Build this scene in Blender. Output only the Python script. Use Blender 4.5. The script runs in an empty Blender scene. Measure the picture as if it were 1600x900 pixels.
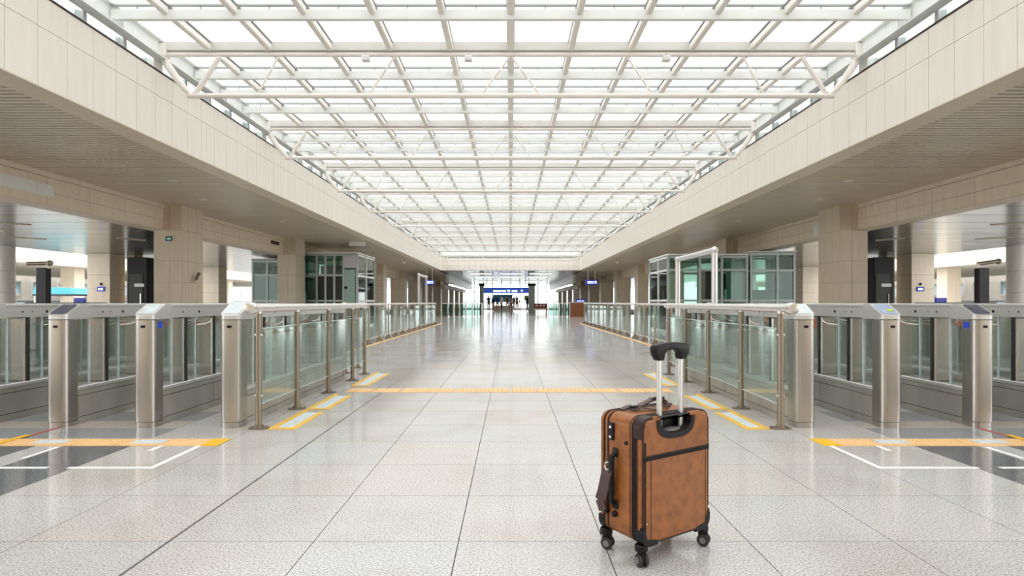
import bpy, bmesh, math, random
from mathutils import Vector, Matrix
R = math.radians
scene = bpy.context.scene
C = scene.collection
random.seed(7)

# ---------------------------------------------------------------- camera, sky, exposure
cam_d = bpy.data.cameras.new('camera')
cam = bpy.data.objects.new('camera', cam_d); C.objects.link(cam)
cam.location = (0, 0, 1.0); cam.rotation_euler = (R(90), 0, 0)
cam_d.sensor_width = 36.0; cam_d.lens = 20.25
cam_d.shift_x = 2 / 1600; cam_d.shift_y = 22 / 1600
cam_d.clip_start = 0.05; cam_d.clip_end = 600
scene.camera = cam

world = bpy.data.worlds.new('overcast_sky'); scene.world = world
world.use_nodes = True
wn = world.node_tree.nodes; wl = world.node_tree.links
wn.clear()
w_out = wn.new('ShaderNodeOutputWorld'); w_bg = wn.new('ShaderNodeBackground')
w_tc = wn.new('ShaderNodeTexCoord'); w_no = wn.new('ShaderNodeTexNoise'); w_rp = wn.new('ShaderNodeValToRGB')
w_no.inputs['Scale'].default_value = 2.2; w_no.inputs['Detail'].default_value = 4
w_rp.color_ramp.elements[0].color = (0.93, 0.96, 1.0, 1); w_rp.color_ramp.elements[1].color = (1.0, 0.985, 0.96, 1)
wl.new(w_tc.outputs['Generated'], w_no.inputs['Vector']); wl.new(w_no.outputs['Fac'], w_rp.inputs['Fac'])
wl.new(w_rp.outputs['Color'], w_bg.inputs['Color']); wl.new(w_bg.outputs['Background'], w_out.inputs['Surface'])
w_bg.inputs['Strength'].default_value = 2.6

scene.view_settings.view_transform = 'Standard'
scene.view_settings.look = 'None'
scene.view_settings.gamma = 1.0
scene.view_settings.use_curve_mapping = False
scene.view_settings.exposure = 0.45
scene.cycles.transparent_max_bounces = 48
scene.cycles.max_bounces = 9
scene.cycles.diffuse_bounces = 6

# ---------------------------------------------------------------- materials
MATS = {}
def _new(name):
    m = bpy.data.materials.new(name); m.use_nodes = True
    nt = m.node_tree; b = nt.nodes['Principled BSDF']
    MATS[name] = m
    return m, nt, b
def mat(name, col, rough=0.5, metal=0.0, var=0.0, scale=6.0, emit=0.0, stretch=None, rvar=0.0, bump=0.0, spec=0.5):
    """Principled with a procedural noise tint of strength var."""
    m, nt, b = _new(name)
    b.inputs['Roughness'].default_value = rough; b.inputs['Metallic'].default_value = metal
    b.inputs['Specular IOR Level'].default_value = spec
    b.inputs['Base Color'].default_value = (*col, 1)
    tc = nt.nodes.new('ShaderNodeNewGeometry')
    mp = nt.nodes.new('ShaderNodeMapping'); nt.links.new(tc.outputs['Position'], mp.inputs['Vector'])
    if stretch: mp.inputs['Scale'].default_value = stretch
    no = nt.nodes.new('ShaderNodeTexNoise'); no.inputs['Scale'].default_value = scale; no.inputs['Detail'].default_value = 5
    nt.links.new(mp.outputs['Vector'], no.inputs['Vector'])
    if var > 0:
        rp = nt.nodes.new('ShaderNodeValToRGB')
        rp.color_ramp.elements[0].position = 0.3; rp.color_ramp.elements[1].position = 0.7
        rp.color_ramp.elements[0].color = tuple(max(0, c * (1 - var)) for c in col) + (1,)
        rp.color_ramp.elements[1].color = tuple(min(1, c * (1 + var)) for c in col) + (1,)
        nt.links.new(no.outputs['Fac'], rp.inputs['Fac']); nt.links.new(rp.outputs['Color'], b.inputs['Base Color'])
    if rvar > 0:
        mr = nt.nodes.new('ShaderNodeMapRange')
        mr.inputs['To Min'].default_value = max(0.02, rough - rvar); mr.inputs['To Max'].default_value = rough + rvar
        nt.links.new(no.outputs['Fac'], mr.inputs['Value']); nt.links.new(mr.outputs['Result'], b.inputs['Roughness'])
    if bump > 0:
        bp = nt.nodes.new('ShaderNodeBump'); bp.inputs['Strength'].default_value = bump; bp.inputs['Distance'].default_value = 0.01
        nt.links.new(no.outputs['Fac'], bp.inputs['Height']); nt.links.new(bp.outputs['Normal'], b.inputs['Normal'])
    if emit > 0:
        b.inputs['Emission Color'].default_value = (*col, 1); b.inputs['Emission Strength'].default_value = emit
    return m
def glass(name, tint, refl=1.0, milky=0.0):
    m = bpy.data.materials.new(name); m.use_nodes = True; MATS[name] = m
    nt = m.node_tree; nt.nodes.clear()
    out = nt.nodes.new('ShaderNodeOutputMaterial'); mx = nt.nodes.new('ShaderNodeMixShader')
    tr = nt.nodes.new('ShaderNodeBsdfTransparent'); gl = nt.nodes.new('ShaderNodeBsdfGlossy'); fr = nt.nodes.new('ShaderNodeFresnel')
    tr.inputs['Color'].default_value = (*tint, 1); gl.inputs['Roughness'].default_value = 0.03
    gl.inputs['Color'].default_value = (0.92, 0.97, 0.95, 1)
    fr.inputs['IOR'].default_value = 1.45
    mu = nt.nodes.new('ShaderNodeMath'); mu.operation = 'MULTIPLY'; mu.inputs[1].default_value = refl
    nt.links.new(fr.outputs['Fac'], mu.inputs[0]); nt.links.new(mu.outputs[0], mx.inputs['Fac'])
    src = tr
    if milky > 0:
        m2 = nt.nodes.new('ShaderNodeMixShader'); df = nt.nodes.new('ShaderNodeBsdfTranslucent')
        df.inputs['Color'].default_value = (0.9, 0.95, 0.95, 1); m2.inputs['Fac'].default_value = milky
        nt.links.new(tr.outputs[0], m2.inputs[1]); nt.links.new(df.outputs[0], m2.inputs[2]); src = m2
    nt.links.new(src.outputs[0], mx.inputs[1]); nt.links.new(gl.outputs[0], mx.inputs[2]); nt.links.new(mx.outputs[0], out.inputs['Surface'])
    return m
TW, TD, TX0, TY0 = 0.605, 0.57, -0.218, 2.406      # floor tile pitch and joint origin
def granite(name, c1, c2, tint=0.07, rough=0.11):
    """Speckled polished granite; every tile gets its own slight tint from its place in the grid."""
    m, nt, b = _new(name); N = nt.nodes.new; L = nt.links.new
    g = N('ShaderNodeNewGeometry')
    n1 = N('ShaderNodeTexNoise'); n1.inputs['Scale'].default_value = 120; n1.inputs['Detail'].default_value = 3; n1.inputs['Roughness'].default_value = 0.7
    L(g.outputs['Position'], n1.inputs['Vector'])
    r1 = N('ShaderNodeValToRGB'); e = r1.color_ramp.elements
    e[0].position = 0.36; e[0].color = (*[c * 0.50 for c in c1], 1); e[1].position = 0.66; e[1].color = (*c2, 1)
    k = r1.color_ramp.elements.new(0.46); k.color = (*c1, 1)
    L(n1.outputs['Fac'], r1.inputs['Fac'])
    mp = N('ShaderNodeMapping'); mp.inputs['Location'].default_value = (-TX0 / TW, -TY0 / TD, 0); mp.inputs['Scale'].default_value = (1 / TW, 1 / TD, 0)
    L(g.outputs['Position'], mp.inputs['Vector'])
    fl = N('ShaderNodeVectorMath'); fl.operation = 'FLOOR'; L(mp.outputs['Vector'], fl.inputs[0])
    wh = N('ShaderNodeTexWhiteNoise'); wh.noise_dimensions = '3D'; L(fl.outputs[0], wh.inputs['Vector'])
    r2 = N('ShaderNodeValToRGB'); e = r2.color_ramp.elements
    e[0].color = (1 - tint*0.7, 1 - tint*0.35, 1 - tint*0.1, 1); e[1].color = (1, 1 - tint * 0.6, 1 - tint * 1.2, 1)
    L(wh.outputs['Value'], r2.inputs['Fac'])
    n3 = N('ShaderNodeTexNoise'); n3.inputs['Scale'].default_value = 1.7; n3.inputs['Detail'].default_value = 6; L(g.outputs['Position'], n3.inputs['Vector'])
    r3 = N('ShaderNodeValToRGB'); e = r3.color_ramp.elements
    e[0].position = 0.3; e[0].color = (0.9, 0.88, 0.84, 1); e[1].position = 0.55; e[1].color = (1, 1, 1, 1); L(n3.outputs['Fac'], r3.inputs['Fac'])
    x1 = N('ShaderNodeMix'); x1.data_type = 'RGBA'; x1.blend_type = 'MULTIPLY'; x1.inputs['Factor'].default_value = 1
    L(r1.outputs['Color'], x1.inputs['A']); L(r2.outputs['Color'], x1.inputs['B'])
    x2 = N('ShaderNodeMix'); x2.data_type = 'RGBA'; x2.blend_type = 'MULTIPLY'; x2.inputs['Factor'].default_value = 1
    L(x1.outputs['Result'], x2.inputs['A']); L(r3.outputs['Color'], x2.inputs['B'])
    L(x2.outputs['Result'], b.inputs['Base Color'])
    mr = N('ShaderNodeMapRange'); mr.inputs['To Min'].default_value = rough * 0.6; mr.inputs['To Max'].default_value = rough * 1.5
    L(n3.outputs['Fac'], mr.inputs['Value']); L(mr.outputs['Result'], b.inputs['Roughness'])
    return m
granite('granite', (0.52, 0.51, 0.50), (0.74, 0.725, 0.71))
granite('granite_dark', (0.13, 0.135, 0.145), (0.24, 0.245, 0.26), 0.04)
granite('granite_beige', (0.50, 0.46, 0.40), (0.72, 0.67, 0.60), 0.03)
granite('granite_bluegrey', (0.30, 0.32, 0.34), (0.46, 0.48, 0.50), 0.03)
mat('grout', (0.10, 0.10, 0.10), 0.9)
mat('stone', (0.78, 0.67, 0.53), 0.45, var=0.05, scale=3.0, stretch=(3, 3, 0.5))
mat('stone_fascia_lit', (0.86, 0.81, 0.73), 0.45, var=0.03, scale=3.0, stretch=(3, 3, 0.5))  # same stone, colour lightened for the light falling on the fascia
mat('stone_column', (0.64, 0.54, 0.41), 0.4, var=0.06, scale=3.0, stretch=(3, 3, 0.6))  # same stone, colour darkened because the columns stand in shade
mat('joint', (0.25, 0.22, 0.19), 0.9)
mat('slat', (0.70, 0.60, 0.48), 0.32, var=0.04, scale=2)
mat('slat_gap', (0.10, 0.09, 0.08), 0.9)
mat('metal_ceiling', (0.40, 0.405, 0.39), 0.18, 0.9, var=0.08, scale=1.5, rvar=0.08)
mat('steel_white', (0.86, 0.82, 0.76), 0.45, var=0.04, scale=5)
mat('steel_pale', (0.82, 0.84, 0.81), 0.5, var=0.04, scale=5)
mat('aluminium', (0.50, 0.52, 0.52), 0.4, 0.3)
mat('stainless', (0.47, 0.445, 0.41), 0.30, 0.9, var=0.06, scale=1.6, stretch=(5, 5, 0.6), rvar=0.04)
mat('stainless_panel', (0.52, 0.50, 0.46), 0.40, 0.6, var=0.14, scale=1.8, stretch=(1, 2, 0.6), rvar=0.08)
mat('stainless_light', (0.64, 0.64, 0.62), 0.30, 0.45, var=0.04, scale=6)
mat('post_bronze', (0.31, 0.265, 0.21), 0.38, 0.85, var=0.08, scale=8)
mat('rail_tube', (0.76, 0.74, 0.70), 0.25, 0.8, var=0.05, scale=6)
mat('brushed_tube', (0.68, 0.66, 0.66), 0.3, 0.6)
mat('black_plastic', (0.010, 0.009, 0.010), 0.42, var=0.1, spec=0.25)
mat('black_gloss', (0.007, 0.005, 0.008), 0.25, spec=0.25)
mat('dark_rubber', (0.03, 0.03, 0.03), 0.7)
mat('leather', (0.285, 0.093, 0.017), 0.36, var=0.26, scale=26, rvar=0.06, bump=0.12)
mat('leather_trim', (0.034, 0.015, 0.012), 0.38, var=0.15, scale=20, spec=0.3)
mat('zip_tape', (0.010, 0.007, 0.007), 0.6, spec=0.2)
mat('strap_brown', (0.075, 0.04, 0.036), 0.5, var=0.1, scale=30)
mat('handle_tube', (0.70, 0.70, 0.68), 0.28, 0.7)
mat('grey_plastic', (0.20, 0.20, 0.20), 0.4)
mat('chrome', (0.85, 0.83, 0.76), 0.12, 1.0)
mat('tactile_peach', (0.86, 0.56, 0.27), 0.5, var=0.07, scale=9)
mat('tactile_yellow', (0.84, 0.52, 0.08), 0.45, var=0.08, scale=9)
mat('tape_yellow', (0.88, 0.50, 0.01), 0.45)
mat('tape_white', (0.84, 0.84, 0.84), 0.5, var=0.04)
mat('tape_red', (0.45, 0.10, 0.07), 0.5)
mat('tactile_steel', (0.66, 0.73, 0.75), 0.4, var=0.08, scale=12)
mat('flap_salmon', (0.66, 0.24, 0.15), 0.45, var=0.1)
mat('sticker_blue', (0.02, 0.07, 0.62), 0.4)
mat('screen_blue', (0.34, 0.42, 0.60), 0.12, var=0.25, scale=14)
mat('screen_dark', (0.10, 0.11, 0.14), 0.12, var=0.3, scale=14)
mat('screen_pale', (0.60, 0.68, 0.70), 0.15, var=0.15, scale=14)
mat('sticker_yellow', (0.62, 0.80, 0.02), 0.4)
mat('sign_blue', (0.012, 0.018, 0.26), 0.3, emit=0.45)
mat('sign_blue_wide', (0.02, 0.07, 0.36), 0.3, emit=0.6)
mat('sign_white', (0.75, 0.82, 1.0), 0.4, emit=0.9)
mat('panel_white', (0.78, 0.80, 0.79), 0.4)
mat('steel_shaded', (0.66, 0.64, 0.60), 0.45, var=0.04, scale=5)  # roof steel with the shade on the truss chords put into its colour
mat('board_pale', (0.80, 0.81, 0.77), 0.4)
mat('exit_black', (0.02, 0.03, 0.025), 0.3)
mat('exit_green', (0.35, 0.70, 0.55), 0.4, emit=0.3)
mat('frame_grey', (0.42, 0.47, 0.45), 0.4, 0.4)
mat('frame_white', (0.76, 0.76, 0.74), 0.4)
mat('dark_interior', (0.02, 0.022, 0.02), 0.5)
mat('green_panel', (0.30, 0.42, 0.37), 0.25)
mat('lilac_panel', (0.52, 0.50, 0.53), 0.35)
mat('wood_counter', (0.26, 0.095, 0.035), 0.35, var=0.2, scale=5, stretch=(1, 1, 6))
mat('seat_red', (0.20, 0.012, 0.02), 0.4)
mat('teal_canopy', (0.08, 0.40, 0.52), 0.5, var=0.06)
mat('outside_concrete', (0.62, 0.62, 0.60), 0.8, var=0.06, scale=0.6)
mat('outside_wall', (0.80, 0.77, 0.71), 0.7, var=0.04, scale=0.8)
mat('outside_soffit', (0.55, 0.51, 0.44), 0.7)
mat('window_glass_far', (0.30, 0.40, 0.44), 0.1, 0.3)
mat('lamp_white', (1.0, 0.95, 0.86), 0.4, emit=2.6)
mat('cream_wall', (0.70, 0.62, 0.50), 0.6, var=0.04)
for nm, c in (('cloth_navy', (0.02, 0.05, 0.14)), ('cloth_tan', (0.50, 0.28, 0.13)), ('cloth_white', (0.75, 0.73, 0.70)), ('cloth_grey', (0.14, 0.14, 0.15)),
              ('cloth_blue', (0.03, 0.13, 0.40)), ('cloth_teal', (0.03, 0.30, 0.36)), ('skin', (0.55, 0.34, 0.25)), ('hair', (0.02, 0.015, 0.012)), ('cloth_orange', (0.6, 0.22, 0.06))):
    mat(nm, c, 0.8, var=0.05)
glass('glass_roof', (0.83, 0.83, 0.83), 0.35, milky=0.03)
glass('glass_green', (0.94, 0.985, 0.97), 0.5)
glass('glass_gate', (0.985, 0.995, 0.992), 0.35)
glass('glass_booth', (0.70, 0.84, 0.79), 1.0)
glass('glass_partition', (0.55, 0.68, 0.64), 0.9)
glass('glass_clear', (0.95, 0.98, 0.98), 0.8)

# ---------------------------------------------------------------- mesh helpers
class MB:
    def __init__(s): s.v = []; s.f = []; s.mi = []; s.cur = 0
    def add(s, vs, fs):
        n = len(s.v); s.v += [tuple(p) for p in vs]
        for f in fs: s.f.append(tuple(i + n for i in f)); s.mi.append(s.cur)
        return s
    def box(s, x0, x1, y0, y1, z0, z1):
        return s.add([(x0,y0,z0),(x1,y0,z0),(x1,y1,z0),(x0,y1,z0),(x0,y0,z1),(x1,y0,z1),(x1,y1,z1),(x0,y1,z1)],
                     [(3,2,1,0),(4,5,6,7),(0,1,5,4),(1,2,6,5),(2,3,7,6),(3,0,4,7)])
    def cyl(s, p0, p1, r, n=12, r2=None):
        p0 = Vector(p0); p1 = Vector(p1); r2 = r if r2 is None else r2
        d = (p1 - p0).normalized(); a = d.orthogonal().normalized(); b = d.cross(a)
        ring = [(math.cos(2*math.pi*i/n), math.sin(2*math.pi*i/n)) for i in range(n)]
        vs = [p0 + (a*c + b*t)*r for c, t in ring] + [p1 + (a*c + b*t)*r2 for c, t in ring]
        fs = [(i, (i+1) % n, n + (i+1) % n, n + i) for i in range(n)] + [tuple(range(n-1, -1, -1)), tuple(range(n, 2*n))]
        return s.add(vs, fs)
    def tube(s, path, r, n=10):
        path = [Vector(p) for p in path]; rings = []
        up = None
        for i, p in enumerate(path):
            d = (path[min(i+1, len(path)-1)] - path[max(i-1, 0)]).normalized()
            a = d.orthogonal().normalized() if up is None else (up - d*up.dot(d)).normalized()
            up = a; b = d.cross(a); rr = r[i] if isinstance(r, (list, tuple)) else r
            rings.append([p + (a*math.cos(2*math.pi*k/n) + b*math.sin(2*math.pi*k/n))*rr for k in range(n)])
        vs = [q for g in rings for q in g]; m = len(path)
        fs = [(i*n+k, i*n+(k+1) % n, (i+1)*n+(k+1) % n, (i+1)*n+k) for i in range(m-1) for k in range(n)]
        fs += [tuple(range(n-1, -1, -1)), tuple(range((m-1)*n, m*n))]
        return s.add(vs, fs)
    def prism(s, poly, lo, hi, axis='z'):
        """poly: 2D points; axis z -> (x,y), y -> (x,z), x -> (y,z); lo/hi numbers or functions of the 2D point."""
        n = len(poly); L_ = lo if callable(lo) else (lambda p: lo); H_ = hi if callable(hi) else (lambda p: hi)
        def P(p, h): return (p[0], p[1], h) if axis == 'z' else ((p[0], h, p[1]) if axis == 'y' else (h, p[0], p[1]))
        vs = [P(p, L_(p)) for p in poly] + [P(p, H_(p)) for p in poly]
        fs = [(i, (i+1) % n, n+(i+1) % n, n+i) for i in range(n)] + [tuple(range(n-1, -1, -1)), tuple(range(n, 2*n))]
        return s.add(vs, fs)
    def ring(s, outer, inner, lo, hi, axis='y'):
        """a frame between two loops with the same point count"""
        n = len(outer)
        def P(p, h): return (p[0], p[1], h) if axis == 'z' else ((p[0], h, p[1]) if axis == 'y' else (h, p[0], p[1]))
        vs = [P(p, lo) for p in outer] + [P(p, lo) for p in inner] + [P(p, hi) for p in outer] + [P(p, hi) for p in inner]
        fs = []
        for i in range(n):
            j = (i+1) % n
            fs += [(i, j, n+j, n+i), (2*n+i, 3*n+i, 3*n+j, 2*n+j), (i, 2*n+i, 2*n+j, j), (n+i, n+j, 3*n+j, 3*n+i)]
        return s.add(vs, fs)
    def sphere(s, c, r, n=12, m=8, sc=(1, 1, 1)):
        vs = [(c[0], c[1], c[2]+r*sc[2])]
        for j in range(1, m):
            t = math.pi*j/m
            for i in range(n):
                p = 2*math.pi*i/n
                vs.append((c[0]+r*sc[0]*math.sin(t)*math.cos(p), c[1]+r*sc[1]*math.sin(t)*math.sin(p), c[2]+r*sc[2]*math.cos(t)))
        vs.append((c[0], c[1], c[2]-r*sc[2])); last = len(vs)-1
        fs = [(0, 1+i, 1+(i+1) % n) for i in range(n)]
        fs += [(1+j*n+i, 1+(j+1)*n+i, 1+(j+1)*n+(i+1) % n, 1+j*n+(i+1) % n) for j in range(m-2) for i in range(n)]
        fs += [(last, 1+(m-2)*n+(i+1) % n, 1+(m-2)*n+i) for i in range(n)]
        return s.add(vs, fs)
    def mesh(s, name, mats, smooth=False, bevel=0.0, seg=2):
        me = bpy.data.meshes.new(name); me.from_pydata(s.v, [], s.f)
        for m in (mats if isinstance(mats, (list, tuple)) else [mats]): me.materials.append(MATS[m])
        if any(s.mi):
            me.polygons.foreach_set('material_index', s.mi)
        bm = bmesh.new(); bm.from_mesh(me)
        bmesh.ops.recalc_face_normals(bm, faces=bm.faces)
        if bevel > 0:
            es = [e for e in bm.edges if len(e.link_faces) == 2 and e.calc_face_angle(0) > R(40)]
            bmesh.ops.bevel(bm, geom=es, offset=bevel, segments=seg, profile=0.5, affect='EDGES', clamp_overlap=True)
        if smooth:
            for f in bm.faces: f.smooth = True
            for e in bm.edges:
                if len(e.link_faces) == 2 and e.calc_face_angle(0) > R(38): e.smooth = False
        bm.to_mesh(me); bm.free()
        return me
    def build(s, name, mats, parent=None, smooth=False, bevel=0.0, seg=2):
        return link(name, s.mesh(name, mats, smooth, bevel, seg), parent)
def link(name, me, parent=None, loc=None):
    o = bpy.data.objects.new(name, me); C.objects.link(o)
    if parent is not None: o.parent = parent
    if loc is not None: o.location = loc
    return o
_cache = {}
def piece(name, x0, x1, y0, y1, z0, z1, m, parent=None, bevel=0.0):
    """box part; alike boxes share one mesh"""
    d = (round(x1-x0, 4), round(y1-y0, 4), round(z1-z0, 4)); k = (d, m, bevel)
    if k not in _cache:
        _cache[k] = MB().box(-d[0]/2, d[0]/2, -d[1]/2, d[1]/2, -d[2]/2, d[2]/2).mesh(name, m, bevel=bevel, seg=1)
    return link(name, _cache[k], parent, ((x0+x1)/2, (y0+y1)/2, (z0+z1)/2))
def rod(name, p0, p1, r, m, parent=None, n=10, r2=None):
    return MB().cyl(p0, p1, r, n, r2).build(name, m, parent, smooth=True)
def empty(name, loc=(0, 0, 0), rz=0):
    o = bpy.data.objects.new(name, None); C.objects.link(o)
    o.location = loc; o.rotation_euler.z = rz; o.empty_display_size = 0.1
    return o
def tag(o, label, cat, group=None):
    o['label'] = label; o['category'] = cat
    if group: o['group'] = group
    return o
def thing(name, label, cat, loc=(0, 0, 0), rz=0, group=None): return tag(empty(name, loc, rz), label, cat, group)
def structure(o, label=None):
    o['kind'] = 'structure'
    if label: o['label'] = label
    return o
def stuff(o): o['kind'] = 'stuff'; return o
def copy_tree(o, parent=None):
    c = o.copy(); C.objects.link(c); c.parent = parent
    for ch in [x for x in bpy.data.objects if x.parent == o]: copy_tree(ch, c)
    return c
def rrect(x0, x1, y0, y1, r, n=5):
    pts = []
    for cx, cy, a in ((x1-r, y0+r, -90), (x1-r, y1-r, 0), (x0+r, y1-r, 90), (x0+r, y0+r, 180)):
        for i in range(n+1):
            t = R(a + 90*i/n); pts.append((cx + r*math.cos(t), cy + r*math.sin(t)))
    return pts

# ================================================================ SETTING
# ---------------------------------------------------------------- floor
floor = MB().box(-17, 17, -8, 100, -0.2, -0.006).build('floor', 'grout'); structure(floor, 'polished speckled granite tile floor of the station concourse')
G = 0.0022
XL, XR = TX0 - 4*TW, TX0 + 5*TW        # the light granite field between the gate lanes
n_tile = 0
def tile(x0, x1, y0, y1, m): return piece('floor_tile', x0+G, x1-G, y0+G, y1-G, -0.02, 0.0, m, floor)
far = MB(); far_dark = MB()
def cell(x0, x1, y0, y1, near):
    if near: tile(x0, x1, y0, y1, 'granite')
    else: far.box(x0+G, x1-G, y0+G, y1-G, -0.02, 0.0)
for r in range(-17, 133):
    y0 = TY0 + TD*r; y1 = y0 + TD
    for c in range(-28, 28):
        x0 = TX0 + TW*c; x1 = x0 + TW
        inside = x0 > XL - 0.01 and x1 < XR + 0.01
        if not inside and y1 < 5.6: continue
        if abs(x0) > 8.7 and y0 > 45: continue
        vis = abs((x0+x1)/2) < 0.9*y1 + 0.3
        cell(x0, x1, y0, y1, inside and -1 <= r <= 15 and vis)
fo = stuff(far.build('far_tile_field', 'granite', floor))
Y0B, Y1B = 4.0, 4.57
lb = [(XL, -3.10, 1), (-3.10, -3.30, 0), (-3.30, -3.80, 1), (-3.80, -4.02, 0), (-4.02, -4.5, 1), (-4.5, -4.75, 0), (-4.75, -9.0, 1)]
rb = [(XR, 3.24, 1), (3.24, 3.45, 0), (3.45, 3.97, 1), (3.97, 4.18, 0), (4.18, 4.68, 1), (4.68, 9.0, 0)]
for (a, b, dk) in lb + rb:
    x0, x1 = min(a, b), max(a, b)
    for r in range(-2, 4):
        y0 = TY0 + TD*r - 0.03; y1 = min(y0 + TD, 4.0)
        if min(abs(x0), abs(x1)) < 0.9*y1: tile(x0, x1, y0, y1, 'granite_dark' if dk else 'granite')
bands = [(4.0, 4.57, 'granite_bluegrey'), (4.57, 4.84, 'granite_beige'), (4.84, 5.256, 'granite_bluegrey')]
for (y0, y1, m) in bands:
    for s in (-1, 1):
        e = XL if s < 0 else XR
        for k in range(9):
            x0 = e + s*0.71*k; x1 = x0 + s*0.71
            tile(min(x0, x1), max(x0, x1), y0, y1, m)
bk = MB().box(-12, XL, -8, 1.2, -0.02, 0).box(XR, 12, -8, 1.2, -0.02, 0)
stuff(bk.build('rear_tile_field', 'granite', floor))

XJ = TX0 - 2*TW
for r in range(-1, 8): piece('expansion_joint', XJ-0.0055, XJ+0.0055, TY0+TD*r, TY0+TD*(r+1), -0.004, 0.0006, 'grout', floor)
ground = MB().box(-120, 120, -40, 220, -0.6, -0.21).build('ground_outside', 'outside_concrete'); structure(ground, 'pale concrete ground outside the station')

# ---------------------------------------------------------------- fascias around the skylight opening
FX, FZ0, FZ1, FE = 5.0, 3.30, 4.27, 41.9
FM = FZ0 + 0.63
def fascia(side):
    s = -1 if side == 'left' else 1
    w = MB().box(min(s*(FX+0.012), s*(FX+0.25)), max(s*(FX+0.012), s*(FX+0.25)), -6, FE+0.25, FZ0+0.005, FZ1).build('wall_'+side, 'joint')
    structure(w, 'pale stone clad fascia along the %s edge of the skylight' % side)
    st = MB(); d = -6.0; i = 0; pw = 0.403
    while d < FE - 0.01:
        e = min(d + pw, FE)
        x0, x1 = sorted((s*FX, s*(FX+0.02)))
        for z0, z1 in ((FZ0, FM), (FM, FZ1)):
            if 5.6 < d < 24: piece('stone_panel', x0, x1, d+0.003, e-0.003, z0+0.003, z1-0.003, 'stone_fascia_lit', w)
            else: st.box(x0, x1, d+0.003, e-0.003, z0+0.003, z1-0.003)
        d = e
    stuff(st.build('far_stone_panels', 'stone_fascia_lit', w))
    x0, x1 = sorted((s*(FX-0.01), s*(FX+0.27)))
    piece('coping', x0, x1, -6, FE, FZ1, FZ1+0.02, 'leather_trim', w)
    x0, x1 = sorted((s*FX, s*(FX+0.36)))
    piece('edge_strip', x0, x1, -6, FE, FZ0-0.012, FZ0+0.004, 'stone', w)
    return w
fascia('left'); fascia('right')
we = MB().box(-5.25, 5.25, FE+0.012, FE+0.25, FZ0, FZ1).build('wall_end', 'joint'); structure(we, 'pale stone clad fascia across the far end of the skylight')
nx = 25
for i in range(nx):
    a = -5 + 10*i/nx; b = a + 10/nx
    for z0, z1 in ((FZ0, FZ0+0.33), (FZ0+0.33, FZ0+0.66), (FZ0+0.66, FZ1)):
        piece('stone_panel', a+0.004, b-0.004, FE, FE+0.02, z0+0.003, z1-0.003, 'stone_fascia_lit', we)

wr = MB().box(-16, 16, -6.5, -6.2, 0, 4.7).build('wall_rear', 'joint'); structure(wr, 'stone clad unseen wall added behind the camera to close the concourse')  # unseen wall, added so the steel reflects something darker than open sky
for i in range(20):
    for z0, z1 in ((0, 1.57), (1.57, 3.14), (3.14, 4.7)): piece('stone_panel', -16+1.6*i+0.004, -14.4+1.6*i-0.004, -6.2, -6.18, z0+0.004, z1-0.004, 'stone', wr)
w3 = empty('window_3'); structure(w3, 'clerestory strip window above the far end fascia')
MB().box(-5.0, 5.0, FE-0.1, FE+0.1, FZ1, 4.44).build('sill_beam', 'aluminium', w3)
for i in range(11):
    x = -5 + i; piece('window_post', x-0.03, x+0.03, FE+0.05, FE+0.11, 4.44, 4.7, 'aluminium', w3)
    if i < 10: piece('window_pane', x+0.03, x+0.97, FE+0.07, FE+0.08, 4.44, 4.7, 'glass_clear', w3)
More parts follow.
